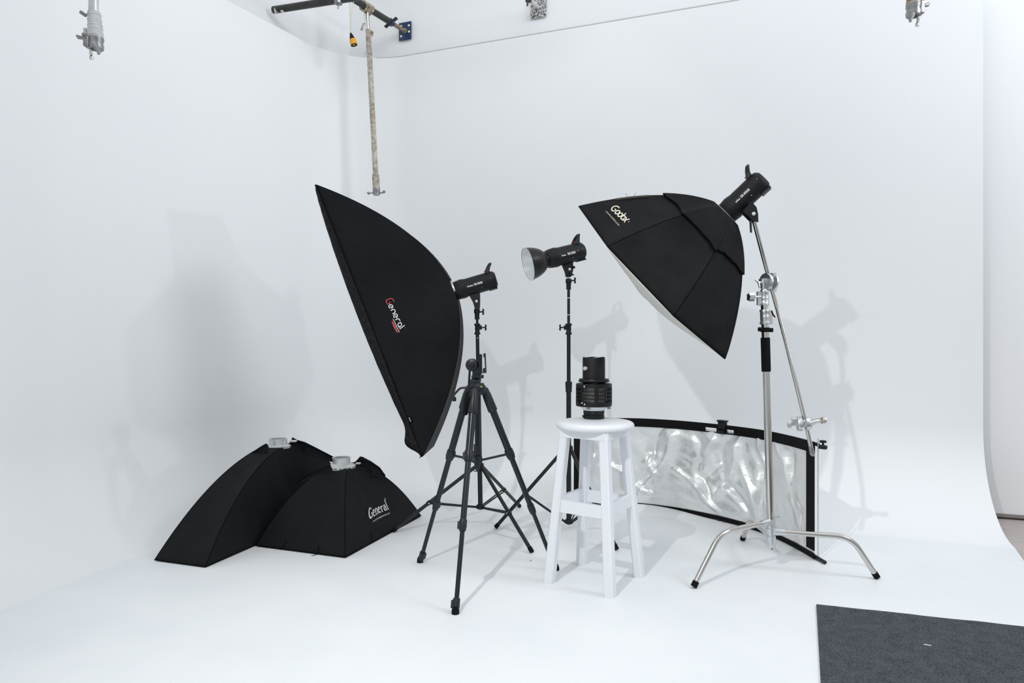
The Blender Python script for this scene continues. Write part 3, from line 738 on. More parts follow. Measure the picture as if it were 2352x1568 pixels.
# symmetric square
dF = Vector((.040,-.213,0)).normalized(); dR = Vector((-dF.y, dF.x, 0))
if dR.x < 0: dR = -dR
dirs = [(-dR, .150, .2165), (dF, .150, .2165), (dR, .150, .2165), (-dF, .150, .2165)]
X1 = (dF+dR).normalized(); Y1 = (dR-dF).normalized()
legs = []
for d_, rt_, rb_ in dirs:
    top = sc0+d_*rt_*.93+Vector((0,0,hz-.034)); bot = sc0+d_*rb_
    def leg_sec(t, h):
        c_ = lerp(top, bot, t); return [c_+X1*sx*h+Y1*sy*h for sx, sy in ((-1,-.72),(-.72,-1),(.72,-1),(1,-.72),(1,.72),(.72,1),(-.72,1),(-1,.72))]
    vs = leg_sec(0,.0215)+leg_sec(.5,.0218)+leg_sec(.985,.0222)+[v+Vector((0,0,0)) for v in leg_sec(1.0,.0205)]
    MB().add(vs, [(i*8+k, i*8+(k+1)%8, (i+1)*8+(k+1)%8, (i+1)*8+k) for i in range(3) for k in range(8)]+[tuple(range(8)), tuple(range(24,32))]).build('leg', 'whitew', rs, angle=30)
    legs.append((top, bot))
at_h = lambda i, h: lerp(legs[i][0], legs[i][1], (legs[i][0].z-h)/(legs[i][0].z-legs[i][1].z))
for i, h in ((0,.352),(1,.362),(2,.352),(3,.362)):
    a_, b_ = at_h(i, h), at_h((i+1) % 4, h); d_ = b_-a_
    MB().box(lerp(a_, b_, .5), d_.length-.03, .020, .055, X=d_, Y=Vector((0,0,1)).cross(d_), Z=(0,0,1)).build('foot_rail', 'whitew', rs, smooth=False)
for i in range(4):
    a_, b_ = at_h(i, hz-.052), at_h((i+1) % 4, hz-.052); d_ = b_-a_; o_ = (lerp(a_, b_, .5)-sc0); o_.z = 0
    MB().box(lerp(a_, b_, .5)+o_.normalized()*.016, d_.length+.028, .018, .036, X=d_, Y=Vector((0,0,1)).cross(d_), Z=(0,0,1)).build('apron', 'whitew', rs, smooth=False)

# ---- spotlight attachment standing on the stool
sp0 = Vector((V(1364,960,3.25).x, 3.25, hz)); rl = thing('spotlight_attachment', 'black cylindrical spotlight attachment with vented cage standing on the white stool', 'light attachment', sp0)
u = 3.25/F
Z = Vector((0,0,1))
def H(y): return (962-y)*u
MB().lathe(sp0, Z, [(0,.045),(0,.0485),(.003,.050),(.016,.050),(.018,.0475),(.020,.0475),(.022,.050),(.040,.050),(.044,.047)], 44).build('mount_ring', 'plastic', rl)
MB().box(sp0+Vector((-.052,-.012,.012)), .008,.012,.010, b=.002).build('mount_tab', 'plastic', rl)
MB().lathe(sp0, Z, [(.040,.050),(.046,.054),(.056,.066),(.062,.070),(.062,.0)], 44).build('bottom_plate', 'whitem', rl, label='white flared base plate')
hb0, hb1, RB = .060, .060+.107, .0855
MB().lathe(sp0, Z, [(hb0+.004,.058),(hb1-.01,.058)], 40, caps=False).build('inner_core', 'coil', rl)
cg = MB()
cg.lathe(sp0, Z, [(hb0,.060),(hb0,.083),(hb0+.003,RB),(hb0+.020,RB),(hb0+.020,RB-.003),(hb0+.004,RB-.004)], 60, caps=False)
cg.lathe(sp0, Z, [(hb1-.018,RB-.004),(hb1-.018,RB),(hb1-.004,RB),(hb1,.082),(hb1,.04)], 60, caps=False)
for k in (1, 2, 3):
    hh = hb0+.020+(hb1-hb0-.038)*k/4
    cg.lathe(sp0, Z, [(hh-.0025,RB-.003),(hh-.0025,RB),(hh+.0025,RB),(hh+.0025,RB-.003),(hh-.0025,RB-.003)], 60, caps=False)
for k in range(72):
    an = 2*PI*k/72; rd = Vector((math.cos(an), math.sin(an), 0)); td = Vector((-rd.y, rd.x, 0))
    if k % 18 in (0,1): wdt = .0075
    else: wdt = .0026
    cg.box(sp0+rd*(RB-.0015)+Z*((hb0+hb1)/2), .003, wdt, hb1-hb0-.03, X=rd, Y=td)
cg.build('vent_cage', 'plastic', rl, label='slotted cooling cage')
for px, py in ((1338,888),(1339,929),(1327,926)):
    q = V(px, py, 3.17); rd = Vector((q.x-sp0.x, q.y-sp0.y, 0)).normalized(); q = Vector((sp0.x, sp0.y, q.z))+rd*(RB-.001)
    MB().cyl(q, q+rd*.002, .0035, n=10).build('cage_screw', 'print', rl)
for px, py in ((1351,937.5),(1400,934)):
    q = Vector((V(px,py,3.2).x, 3.19 if px < 1380 else 3.22, sp0.z+.048)); MB().lathe(q, Z, [(0,.006),(0,.008),(.012,.008),(.014,.006)], 8).build('thumb_nut', 'alu_d', rl)
MB().lathe(sp0, Z, [(hb1,.050),(hb1+.006,.058),(hb1+.006,.068),(hb1+.009,.0735),(hb1+.013,.0735),(hb1+.016,.071),(hb1+.022,.070),(hb1+.024,.056)], 48).build('flange', 'plastic', rl)
MB().box(sp0+Vector((-.014,-.074,hb1+.003)), .05,.012,.003, X=Vector((1,-.0,.12)), Y=Vector((0,1,0))).build('latch_lever', 'black', rl)
MB().lathe(sp0, Z, [(hb1+.022,.054),(hb1+.026,.0535),(hb1+.118,.0535),(hb1+.121,.0525),(hb1+.121,.049),(hb1+.03,.048)], 48, caps=False).build('lens_barrel', 'body', rl)
MB().lathe(sp0, Z, [(hb1+.112,.0485),(hb1+.117,.040),(hb1+.121,.022),(hb1+.122,.0)], 36, caps=False).build('lens', 'glass', rl)
MB().tube([sp0+Vector((.050*math.cos(a_), .050*math.sin(a_), hb1+.1215+.002*math.sin(a_*5))) for a_ in [k*2*PI/40 for k in range(41)]], .0022, 8, caps=False).build('rim_ring', 'rubber', rl)
kp = Vector((V(1344,846,3.2).x, 0, V(1344,846,3.2).z)); rd = Vector((-.74,-.67,0)); q = Vector((sp0.x,sp0.y,kp.z))+rd*.052
MB().lathe(q, rd, [(0,.004),(.004,.004),(.004,.0095),(.014,.0095),(.016,.008)], 20).build('focus_knob', 'alu', rl, label='round silver knob')

# ================================================================== C-STAND AND BOOM
CB = Vector((1.25,3.28,0)); DC = 3.28
rcs = thing('century_stand', 'chrome stand with bent turtle legs and black foam grip at right', 'light stand', CB)
def PC(y): return V(1754+(1770.5-1754)*(y-640)/(1240-640), y, DC)
MB().cyl(PC(668), PC(1195), .0172, n=28).build('pole', 'chrome', rcs)
MB().lathe(PC(775), PC(853)-PC(775), [(0,.016),(0,.0205),(.003,.0215),((PC(853)-PC(775)).length-.003,.0215),((PC(853)-PC(775)).length,.0205),((PC(853)-PC(775)).length,.016)], 28).build('foam_grip', 'foam', rcs, label='black foam sleeve')
cl_ = MB().lathe(PC(752), PC(763)-PC(752), [(0,.0175),(0,.021),(.02,.021),(.022,.0175)], 24)
cl_.cyl(PC(757)+Vector((-.034,-.006,.002)), PC(757)+Vector((.034,-.006,-.002)), .0105, n=14); cl_.build('pole_ring', 'rubber', rcs)
def casting(y0, y1, r, lug):
    a, b = PC(y0), PC(y1); L = (b-a).length
    mb = MB().lathe(a, b-a, [(0,r*.8),(0,r*1.08),(.008,r*1.12),(.012,r),(L*.5-.004,r),(L*.5,r*1.06),(L*.5+.004,r),(L-.014,r),(L-.010,r*1.15),(L-.001,r*1.12),(L,r*.8)], 24)
    mb.box(lerp(a, b, .5)+Vector((lug*r*1.25,0,0)), r*.9, .022, L*.95, b=.003)
    return mb.build('riser_casting', 'cast', rcs)
casting(668,702,.0205,-1); casting(711,745,.0215,1)
hdl = MB().tube([PC(714)+Vector((.030,-.008,0)), PC(722)+Vector((.036,-.01,0)), PC(729)+Vector((.046,-.012,0))], [.005,.004,.003], 8).build('lock_lever', 'rubber', rcs)
def star_knob(root, c, d, r=.02, arms=5, L=.014, name='star_knob'):
    c = Vector(c); d = Vector(d).normalized(); x, y = frame(d)
    mb = MB().cyl(c-d*.03, c, .0045, n=10)
    poly = [c + (r*(1 if k % 2 == 0 else .62))*(math.cos(PI*2*k/(arms*2))*x+math.sin(PI*2*k/(arms*2))*y) for k in range(arms*2)]
    poly2 = []
    for k in range(len(poly)):
        a, b = poly[k], poly[(k+1) % len(poly)]
        poly2 += [lerp(a, b, .2), lerp(a, b, .8)]
    mb.prism(poly2, d*L)
    return mb.build(name, 'cast', root)
star_knob(rcs, V(1731,682,3.26), (-1,-.1,0), .024, 5, .026)
MB().cyl(V(1733,681,3.26), V(1748,681,3.27), .0045).build('knob_shaft', 'alu', rcs)
# grip head on top of the stand
gh = MB().lathe(PC(668), PC(640)-PC(668), [(0,.0125),(0,.017),(.006,.0165),(.010,.013),(.014,.016),(.03,.017),(.034,.020),(.058,.021),(.060,.010)], 22)
gh.build('spigot_socket', 'cast', rcs)
gc = V(1763,647,3.29); gd = Vector((.93,.36,0)).normalized()
grip = MB().lathe(gc-gd*.016, gd, [(0,.010),(0,.040),(.004,.043),(.013,.043),(.013,.012)], 36)
grip.lathe(gc+gd*.020, gd, [(0,.012),(0,.043),(.009,.043),(.013,.038),(.013,.008)], 36)
grip.cyl(gc-gd*.02, gc+gd*.05, .008)
grip.cyl(gc-gd*.045, gc-gd*.010, .014)
go = grip.build('grip_head', 'cast', rcs)
th = MB().tube([gc+gd*.050+Vector((.002,0,.045)), gc+gd*.053+Vector((0,0,.02)), gc+gd*.048, gc+gd*.053+Vector((0,0,-.02)), gc+gd*.050+Vector((-.002,0,-.045))], [.006,.007,.009,.007,.006], 12); th.build('t_handle', 'cast', go)
wg = MB().tube([V(1751,649,3.27), V(1742,648,3.26), V(1734,642,3.26)], [.005,.006,.003], 8)
wg.tube([V(1742,648,3.26), V(1744,656,3.26), V(1745,662,3.26)], [.006,.005,.003], 8); wg.build('wing_screw', 'cast', rcs)
# base
MB().lathe(PC(1192), PC(1256)-PC(1192), [(0,.017),(0,.021),(.006,.024),(.028,.024),(.032,.020),(.040,.020),(.042,.024),(.070,.024),(.074,.020),(.078,.020),(.080,.0235),(.112,.0235),(.114,.021),(.132,.020),(.134,.008)], 28).build('base_casting', 'cast', rcs)
def turtle(att, bend, foot, rr, name='leg'):
    att, bend, foot = Vector(att), Vector(bend), Vector(foot); foot.z = .010
    pts = [att]+fillet(att, bend, foot, .07, 10)+[foot]
    lg = MB().tube(pts, .0125, 20).build(name, 'chrome', rcs)
    d_ = (foot-bend).normalized()
    MB().tube([foot-d_*.022, foot+d_*.004], .0145, 16).build('rubber_foot', 'rubber', lg)
    h = (bend-att).normalized()
    MB().tube([att-h*.01, att+h*.045], [.019,.0165], 16).build('leg_socket', 'cast', lg)
turtle(V(1764,1199,3.27), V(1655,1222,3.11), G(1594,1350), 0)
turtle(V(1780,1220,3.27), V(1955,1233,3.17), G(2014,1329), 0)
turtle(V(1767,1228,3.31), V(1722,1192,3.66), G(1706,1241), 0)
for px, py in ((1790,1187),(1788,1210)):
    MB().tube([V(px-14,py+3,3.26), V(px-4,py+1,3.24), V(px+2,py-2,3.23)], [.005,.004,.006], 8).build('leg_screw', 'cast', rcs)
MB().tube([V(1772,1253,3.28), V(1775,1258,3.28), V(1772,1262,3.275)], .003, 8).build('base_latch', 'alu_d', rcs)
# boom arm
bpts = [(1732,508,3.16),(1748,570,3.20),(1765,635,3.29),(1785,708,3.31),(1806,790,3.31),(1828,880,3.30),(1848,962,3.30),(1857,1000,3.30),(1866,1042,3.30)]
rba = thing('boom_arm', 'long thin silver boom arm slanting past the chrome stand with a clamp at its foot', 'boom arm', V(1763,647,3.30))
bp3 = [V(*b) for b in bpts]; sm_ = []
for k in range(len(bp3)-1): sm_ += [lerp(bp3[k], bp3[k+1], i/4) for i in range(4)]
sm_.append(bp3[-1])
MB().tube(sm_, .0098, 18).build('arm_rod', 'chrome', rba)
MB().tube([V(1862,1024,3.30), V(1866,1042,3.30), V(1868,1047,3.30)], [.010,.0125,.006], 14).build('arm_tip', 'alu_d', rba)
g2 = V(1846,972,3.30); gd2 = Vector((.97,-.2,.06)).normalized()
gp = MB().lathe(g2-gd2*.030, gd2, [(0,.012),(0,.034),(.008,.036),(.020,.036),(.022,.014)], 28)
gp.lathe(g2+gd2*.008, gd2, [(0,.014),(0,.036),(.012,.034),(.026,.026),(.030,.012)], 28)
gp.box(g2, .055, .040, .034, X=gd2, Y=Vector((0,1,0)), b=.006)
gp.cyl(g2-gd2*.06, g2+gd2*.05, .010)
gpo = gp.build('grip_clamp', 'cast', rba)
star_knob(gpo, g2-gd2*.056+Vector((0,0,-.004)), -gd2, .020, 4, .016)
MB().tube([g2-gd2*.030+Vector((-.01,-.02,.024)), g2-gd2*.052+Vector((-.01,-.02,.020))], [.010,.013], 12).build('hex_screw', 'cast', gpo)
MB().tube([V(1856,972,3.28), V(1876,966,3.26), V(1886,965,3.25)], [.014,.012,.012], 16).build('grip_post', 'cast', gpo)
MB().tube([V(1884,966,3.25), V(1890,965,3.245)], .0135, 16).build('post_band', 'rope2', gpo)
MB().lathe(V(1889,965,3.245), Vector((1,-.25,0)), [(0,.012),(0,.017),(.010,.0185),(.016,.016),(.018,.004)], 24).build('post_cap', 'cast', gpo)

# ================================================================== CURVED SILVER REFLECTOR
rr0 = [(.40,4.47),(.60,4.535),(.81,4.535),(1.02,4.44),(1.21,4.27),(1.36,4.08),(1.457,3.89),(1.51,3.66),(1.535,3.44)]
def catmull(P_, t):
    n = len(P_)-1; k = min(int(t*n), n-1); f_ = t*n-k
    p0, p1, p2, p3 = [Vector((*P_[min(max(i, 0), n)], 0)) for i in (k-1, k, k+1, k+2)]
    return .5*((2*p1)+(p2-p0)*f_+(2*p0-5*p1+4*p2-p3)*f_*f_+(3*p1-p0-3*p2+p3)*f_**3)
def rc_(t): return catmull(rr0, t)
def rn_(t):
    a = rc_(min(t+.01, 1))-rc_(max(t-.01, 0)); return Vector((a.y, -a.x, 0)).normalized()   # towards the camera side
rrf = thing('curved_reflector', 'curved silver reflector panel in black frame standing on floor behind the stool', 'reflector', rc_(.5))
RH = .592
def ridge(x, w): return math.exp(-(x/w)**2)
folds = [(.16,.46,.30,.14,.020,1),(.20,.62,.24,-.10,.016,1),(.36,.96,.24,.10,.022,-1),(.40,.94,.27,.12,.026,1),(.47,.92,.50,.30,.016,-1),(.52,.95,.47,.35,.020,1),
         (.60,.96,.51,.45,.022,-1),(.645,.95,.56,.30,.018,1),(.63,.80,.72,.05,.020,1),(.70,.97,.74,.10,.016,-1),(.73,.95,.78,.15,.014,1),(.80,.95,.95,.25,.016,1),
         (.86,.90,.92,.12,.014,-1),(.30,.60,.33,.28,.014,1),(.42,.45,.55,.08,.016,1),(.55,.60,.66,.12,.018,-1),(.10,.90,.05,.30,.02,1)]
def foil(u, v):
    t = .012+.976*u; base = rc_(t); n = rn_(t); d = 0
    for (u0, v0, u1, v1, w, sg) in folds:
        dx, dy = u1-u0, v1-v0; L2 = dx*dx+dy*dy; k = ((u-u0)*dx+(v-v0)*dy)/L2; k = min(1.05, max(-.05, k))
        wob = .012*math.sin(k*7+u0*20)
        dist = math.hypot(u-(u0+dx*k)+wob, (v-(v0+dy*k))*.42)
        d += sg*.034*ridge(dist, w)*(1-.5*abs(2*k-1))
    d += noise.noise(Vector((u*9+v*2, v*4, 1)))*.014+noise.noise(Vector((u*24+v*6, v*9, 5)))*.005
    d *= min(1, 12*u*(1-u))*min(1, 10*v*(1-v)+.05)
    return base + n*(.006+d) + Vector((0,0,.020+v*(RH-.055)))
MB().grid(foil, 280, 110).build('silver_cloth', 'foil', rrf, label='wrinkled silver foil cloth', angle=180)
def band(t0, t1, z0, z1, off, n=80, th_=.004):
    mb = MB(); vs = []
    for k in range(n+1):
        t = t0+(t1-t0)*k/n; p = rc_(t); nn = rn_(t)
        vs += [p+nn*off+Vector((0,0,z0)), p+nn*off+Vector((0,0,z1)), p+nn*(off-th_)+Vector((0,0,z1)), p+nn*(off-th_)+Vector((0,0,z0))]
    return mb.add(vs, [(4*i+j, 4*i+(j+1)%4, 4*i+4+(j+1)%4, 4*i+4+j) for i in range(n) for j in range(4)]+[(0,1,2,3),(4*n,4*n+1,4*n+2,4*n+3)])
# top border with the two hand slots near its clamp
tc_ = .545
band(0, tc_-.042, RH-.055, RH, .012).build('top_border', 'rubber', rrf, label='black cloth border')
band(tc_+.062, 1, RH-.055, RH, .012).build('top_border', 'rubber', rrf)
band(tc_-.042, tc_+.062, RH-.026, RH, .012, 20).build('top_border', 'rubber', rrf)
band(tc_-.042, tc_+.062, RH-.055, RH-.048, .012, 20).build('top_border', 'rubber', rrf)
band(tc_-.002, tc_+.036, RH-.048, RH-.026, .012, 10).build('top_border', 'rubber', rrf)
band(0, 1, .004, .030, .012).build('bottom_border', 'rubber', rrf, label='black cloth border')
band(0, .040, .004, RH, .014, 6).build('side_border', 'rubber', rrf)
band(.948, 1.0, .045, RH-.01, .014, 6).build('side_border', 'rubber', rrf, label='wide black side border')
MB().tube([rc_(k/60)+Vector((0,0,RH-.012))-rn_(k/60)*.008 for k in range(61)], .010, 10).build('frame_tube', 'black', rrf)
MB().tube([rc_(k/60)+Vector((0,0,.011))-rn_(k/60)*.004 for k in range(60)]+[rc_(1)+Vector((-.01,-.07,.010))+Vector((0.02,0,0))], .0095, 10).build('frame_tube', 'black', rrf)
MB().tube([rc_(1)+Vector((.006,-.003,.02)), rc_(1)+Vector((.006,-.003,RH+.02))], .003, 8).build('edge_rod', 'alu', rrf, label='thin silver rod down the right edge')
pk = rc_(tc_+.017); nk = rn_(tc_+.017); tk = Vector((-nk.y, nk.x, 0))
MB().box(pk+nk*.004+Vector((0,0,RH-.005)), .050, .030, .045, X=tk, Y=nk, b=.004).build('frame_clamp', 'plastic', rrf)
MB().box(pk+nk*.004+Vector((0,0,RH+.022)), .062, .034, .010, X=tk, Y=nk, b=.002).build('clamp_lip', 'plastic', rrf)
MB().box(pk+nk*.018+Vector((0,0,RH-.045)), .046, .010, .022, X=tk, Y=nk, b=.002).build('clamp_foot', 'plastic', rrf)
for dz in (-.02,.022):
    MB().tube([pk+tk*(dz-.014)+nk*.014+Vector((0,0,.014)), pk+tk*(dz)+nk*.014+Vector((0,0,.004)), pk+tk*(dz+.014)+nk*.014+Vector((0,0,.014))], .004, 8).build('bottom_clip', 'plastic', rrf)
kb = rc_(1)+Vector((.028,0,RH-.012))
MB().tube([kb+Vector((-.02,0,-.010)), kb+Vector((.012,-.004,-.012)), kb+Vector((.020,-.004,-.014))], [.010,.012,.010], 12).build('corner_knob', 'plastic', rrf)
MB().lathe(kb+Vector((.004,0,-.002)), (0,0,1), [(0,.005),(.012,.005),(.013,.016),(.022,.017),(.024,.013)], 18).build('corner_knob', 'plastic', rrf)

# ================================================================== PIPES AND HANGING HARDWARE
pl = V(931,72,5.775); pd = Vector((-.499,-.866,0))
rp = thing('ceiling_pipe', 'black steel pipe screwed to the dark blue wall plate, upper middle', 'pipe', pl)
n_ = nrm(AD)
MB().box(pl+n_*.004, .118, .008, .150, X=AD, Y=n_, b=.002).build('wall_plate', 'bluep', rp, label='dark blue square plate with bolts')
for dx, dz in ((.038,.040),(.040,-.012),(-.036,-.040),(-.036,.045)):
    MB().lathe(pl+AD*dx+Vector((0,0,dz))+n_*.008, n_, [(0,.010),(.004,.009),(.006,.004)], 12).build('plate_bolt', 'print', rp)
MB().tube([pl+n_*.008]+[pl+pd*(.02+.19*k/30) for k in range(31)], [.020]+[.0155+(.0015 if k % 2 else 0) for k in range(31)], 14).build('threaded_rod', 'rust', rp)
MB().lathe(pl+n_*.006, pd, [(0,.022),(.010,.021),(.02,.017)], 18).build('rod_flange', 'rust', rp)
MB().tube([pl+pd*.19, pl+pd*1.7], .0255, 28).build('pipe_tube', 'pipe', rp)
wn = pl+pd*.185
MB().lathe(wn+pd*.02, -pd, [(0,.030),(.03,.030),(.045,.020)], 20).build('nut_collar', 'bluep', rp)
sd = pd.cross(Vector((0,0,1))).normalized()
ax = (V(908,33,5.6)-V(878,57,5.6)).normalized()
MB().box(wn, .125, .02, .024, X=ax, Y=pd, b=.003).build('cross_nut', 'pipe', rp, label='flat bar wing nut')
# second pipe
e2 = V(628,23,5.16); d2_ = Vector((.961,-.276,0))
rp2 = thing('ceiling_pipe', 'black steel pipe crossing the upper frame with a white taped left end', 'pipe', e2)
MB().tube([e2, e2+d2_*2.2], .0265, 28).build('pipe_tube', 'pipe', rp2)
MB().tube([e2+Vector((-.006,.01,-.002)), e2+d2_*.03+Vector((0,0,-.003)), e2+d2_*.045], [.022,.0275,.024], 16).build('end_tape', 'tape', rp2)
MB().tube([e2+d2_*.07+Vector((0,0,-.004)), e2+d2_*.095+Vector((0,0,-.004))], .0238, 16).build('end_tape', 'tape', rp2)
cj = V(777,-2,5.0)
MB().lathe(cj+Vector((0,0,-.045)), (0,0,1), [(0,.010),(.008,.012),(.01,.03),(.05,.032)], 12).build('cross_clamp', 'alu_d', rp2)
MB().cyl(cj+Vector((-.001,0,-.07)), cj+Vector((-.001,0,-.04)), .006, n=8).build('clamp_bolt', 'alu_d', rp2)
# hanging pole
ht = V(843,18,5.378); hb_ = V(865,446,5.378)
rh = thing('hanging_pole', 'long rope-wrapped metal pole hanging from the black pipe above the strip softbox', 'pole', ht)
hp = lambda y: lerp(ht, hb_, (y-18)/(446-18))
MB().cyl(hp(14), hp(80), .0145, n=18).build('pole_tube', 'chrome', rh)
MB().cyl(hp(20)+Vector((-.018,-.01,0)), hp(70)+Vector((-.014,-.01,0)), .006, n=10).build('side_rod', 'chrome', rh)
n = 200; rad = [.0195+.0022*noise.noise(Vector((k*.35,0,0)))+.0013*(k % 3) for k in range(n+1)]
MB().tube([hp(lerp(68,412,k/n))+Vector((.0015*noise.noise(Vector((k*.2,4,0))),0,0)) for k in range(n+1)], rad, 14).build('rope_wrap', 'rope', rh, label='frayed beige wrapping', angle=60)
n = 60; rad = [.0275+.003*noise.noise(Vector((k*.3,2,0)))+.001*(k % 2) for k in range(n+1)]
MB().tube([hp(lerp(401,436,k/n)) for k in range(n+1)], rad, 16).build('end_wrap', 'rope', rh)
MB().lathe(hp(432), hb_-ht, [(0,.022),(0,.028),(.022,.030),(.030,.026),(.055,.026),(.056,.014)], 20).build('end_socket', 'alu_d', rh)
for sx in (-1, 1):
    MB().tube([hp(443)+Vector((sx*.022,0,0)), hp(443)+Vector((sx*.045,-.01,-.002)), hp(443)+Vector((sx*.058,-.01,.006*sx)), hp(443)+Vector((sx*.07,-.01,.010*(sx>0)))], [.006,.005,.012,.009], 10).build('wing_screw', 'alu_d', rh)
kx = pd.cross(Vector((0,0,1))).normalized()
for k in range(5):
    a0_ = k*.9
    MB().tube([ht-Vector((0,0,.002))+kx*.034*math.cos(t+a0_)+Vector((0,0,1))*.034*math.sin(t+a0_)+pd*(-.04+.02*k+.006*math.sin(t*2+k)) for t in [i*.35 for i in range(19)]], .007, 8).build('rope_knot', 'rope2', rh)
MB().tube([hp(62)+Vector((-.02,-.01,.02)), hp(58)+Vector((-.034,-.01,.01)), hp(62)+Vector((-.048,-.012,-.03))], [.005,.007,.009], 8).build('wing_screw', 'alu_d', rh)
MB().tube([hp(72)+Vector((.018,0,0)), hp(74)+Vector((.032,0,-.004)), hp(80)+Vector((.032,0,-.014))], [.010,.012,.004], 8).build('tape_tail', 'rope2', rh)
MB().tube([hp(118)+Vector((-.018,-.01,0)), hp(124)+Vector((-.03,-.01,0)), hp(130)+Vector((-.036,-.01,-.006))], [.002,.002,.001], 6).build('frayed_end', 'rope', rh)
# hanging plug
rg = thing('hanging_plug', 'small black and orange plug dangling on a cream cable beside the hanging pole', 'plug', V(810,60,5.2))
MB().tube([V(804,-20,5.2), V(803,12,5.2), V(805,40,5.2), V(806,60,5.2), V(805,77,5.2)], .0032, 8).build('cable', 'cordm', rg)
MB().tube([V(813,-20,5.2), V(812,5,5.2), V(808,25,5.2), V(806,38,5.2)], .0026, 8).build('cable', 'cordm', rg)
pa, pb = V(805.5,76,5.2), V(813.5,104,5.2); pdn = pb-pa; L_ = pdn.length
MB().lathe(pa, pdn, [(0,.006),(.004,.008),(L_*.25,.014),(L_*.52,.0225),(L_*.52,.016)], 20).build('plug_hood', 'plastic', rg)
MB().lathe(pa, pdn, [(L_*.52,.016),(L_*.52,.0235),(L_*.96,.0250),(L_*.96,.018)], 20).build('plug_collar', 'yellow', rg, label='orange collar')
MB().lathe(pa, pdn, [(L_*.90,.018),(L_*.97,.0245),(L_,.0240),(L_,.016),(L_*.93,.010)], 20).build('plug_rim', 'rubber', rg)
# speckled wall bracket at the top centre
pl2 = V(1237,19,5.355)
rk = thing('wall_bracket', 'paint-speckled steel plate with white rod at the top centre of the wall', 'bracket', pl2)
MB().box(pl2+n_*.004, .128, .008, .150, X=AD, Y=n_, b=.002).build('wall_plate', 'speck', rk)
MB().tube([pl2+n_*.01, pl2+n_*.01+Vector((-.30,-.50,.02))], .016, 16).build('bracket_rod', 'tape', rk)
for dx, dz in ((.035,.05),(.03,-.045),(-.03,-.05),(.042,.0)):
    MB().lathe(pl2+AD*dx+Vector((0,0,dz))+n_*.008, n_, [(0,.010),(.004,.009),(.006,.004)], 10).build('plate_bolt', 'alu_d', rk)
MB().ball(V(1214,2,5.1), .018, sc_=(1.4,.8,.8)).tube([V(1213,0,5.1), V(1211,14,5.1)], [.012,.006], 8).build('rod_clamp', 'pipe', rk)
# hanging clamps left and right
def hang_clamp(label, x, D, parts_scale, mats, side, y0):
    s = D/F; top = V(x, -90+y0, D); r = thing('hanging_clamp', label, 'clamp', top)
    Pt = lambda dx, y, dy=0: V(x+dx, y+y0, D)+Vector((0,dy,0))
    MB().cyl(Pt(-1*side,-90), Pt(0,48), 10.5*s, n=20).build('pole_tube', mats[0], r)
    n = 44; rad = [(13.0+1.8*noise.noise(Vector((k*.33,x,0)))+.8*(k % 2)+3*(k/n))*s for k in range(n+1)]
    MB().tube([Pt(1*side+4*side*k/n, 28+60*k/n) for k in range(n+1)], rad, 16).build('tape_wrap', mats[1], r, angle=60)
    for a_, b_ in ((-14,42),(-9,92)):
        MB().cyl(Pt(a_*side, b_-3, -.01), Pt((a_-2)*side, b_-4, -.03), 4*s, n=12).build('clamp_screw', 'alu_d', r)
    MB().lathe(Pt(5*side,84), (0,0,-1), [(0,10*s),(0,16*s),(8*s,17*s),(14*s,15*s),(22*s,17*s),(29*s,16*s),(30*s,11*s),(22*s,9*s)], 22).build('clamp_socket', mats[2], r)
    MB().box(Pt(-8*side,101,-.012), 12*s, 20*s, 24*s, b=2.5*s).build('clamp_lug', mats[2], r)
    MB().tube([Pt(-6*side,97,-.02), Pt(-18*side,93,-.02), Pt(-25*side,92,-.02), Pt(-29*side,88,-.02)], [5*s,4*s,4.5*s,3*s], 10).build('wing_screw', mats[2], r)
    MB().tube([Pt(10*side,108,-.02), Pt(17*side,118,-.02), Pt(21*side,124,-.02), Pt(20*side,131,-.02)], [5*s,6*s,4.5*s,3*s], 10).build('wing_screw', mats[2], r)
    MB().tube([Pt(-6*side,110), Pt(-6*side,124), Pt(-6*side,127), Pt(-5*side,130), Pt(-5*side,136)], [4*s,3.6*s,2.6*s,4.6*s,4.6*s], 14).build('spigot', 'chrome', r)
    MB().tube([Pt(-20*side,66), Pt(-16*side,80)], [4*s,6*s], 8).build('tape_flap', mats[1], r)
    return r
hang_clamp('grey metal pole end with taped socket clamp hanging at the upper left', 215, 2.2, 1, ('alu','tape','alu_d'), 1, 0)
hang_clamp('brown taped dark clamp hanging at the upper right', 2103, 3.3, 1, ('rope2','rope2','alu_d'), -.85, -76)

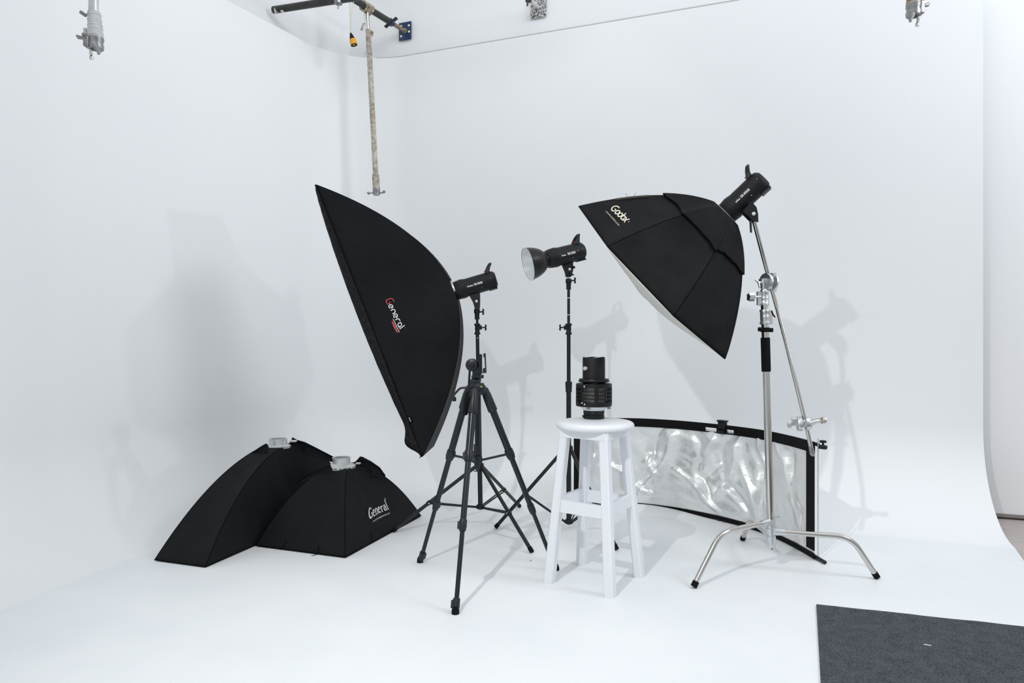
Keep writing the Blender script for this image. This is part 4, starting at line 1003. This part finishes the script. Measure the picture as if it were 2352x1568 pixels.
# ================================================================== CAMERA, WORLD, LIGHTS
cd = bpy.data.cameras.new('camera'); cam = bpy.data.objects.new('camera', cd); col.objects.link(cam)
cd.lens = 24; cd.sensor_width = 36; cd.clip_start = .01
cam.location = (0,0,CH); cam.rotation_euler = (PI/2,0,0); sc.camera = cam
w = bpy.data.worlds.new('world'); sc.world = w; w.use_nodes = True
bg = w.node_tree.nodes['Background']; bg.inputs['Color'].default_value = (.925,.965,1.0,1); bg.inputs['Strength'].default_value = .58
def area(name, loc, target, size, size_y, power, color):
    l = bpy.data.lights.new(name, 'AREA'); l.shape = 'RECTANGLE'; l.size = size; l.size_y = size_y; l.energy = power; l.color = color
    o = bpy.data.objects.new(name, l); col.objects.link(o); o.location = loc
    o.rotation_euler = (Vector(target)-Vector(loc)).to_track_quat('-Z','Y').to_euler(); return o
def point(name, loc, power, r, color):
    l = bpy.data.lights.new(name, 'POINT'); l.energy = power; l.shadow_soft_size = r; l.color = color
    o = bpy.data.objects.new(name, l); col.objects.link(o); o.location = loc; return o
area('overhead_fill', (.6,1.8,5.2), (.4,3.0,0), 5, 4, 50, (.95,.98,1))  # broad overhead fill added for general brightness, not a real fitting
s1l = bpy.data.lights.new('flash_left', 'SPOT'); s1l.energy = 235; s1l.shadow_soft_size = .03; s1l.spot_size = math.radians(88); s1l.spot_blend = 1; s1l.color = (1,.99,.98)
s1o = bpy.data.objects.new('flash_left', s1l); col.objects.link(s1o); s1o.location = (-1.03,.42,2.93)
s1o.rotation_euler = (Vector((.5,2.5,0))-s1o.location).to_track_quat('-Z','Y').to_euler()
sl = bpy.data.lights.new('flash_right', 'SPOT'); sl.energy = 130; sl.shadow_soft_size = .05; sl.spot_size = math.radians(39); sl.spot_blend = .15; sl.color = (.97,.98,1)
so_ = bpy.data.objects.new('flash_right', sl); col.objects.link(so_); so_.location = (5.8,.72,2.2)
so_.rotation_euler = (Vector((-2.3,4.5,2.0))-so_.location).to_track_quat('-Z','Y').to_euler()
area('upper_corner_fill', (-.3,3.2,4.3), (-1.0,5.9,3.7), 1.6, .6, 11, (.97,1,.99))  # added out of frame to brighten the room walls above the cyclorama top
area('right_wall_fill', (4.3,1.4,4.4), (2.4,4.4,2.9), 1.6, 1.6, 105, (.90,.94,1))  # unseen fill added to lift the upper right wall, not an actual window
area('left_wall_fill', (-1.6,-2.2,2.2), (-2.5,3.5,1.2), 2.5, 2.2, 10, (.90,.95,1))  # weak fill added behind the camera to lighten the near left wall, no window
sc.view_settings.view_transform = 'Standard'; sc.view_settings.look = 'None'
sc.view_settings.exposure = -.11; sc.view_settings.gamma = 1
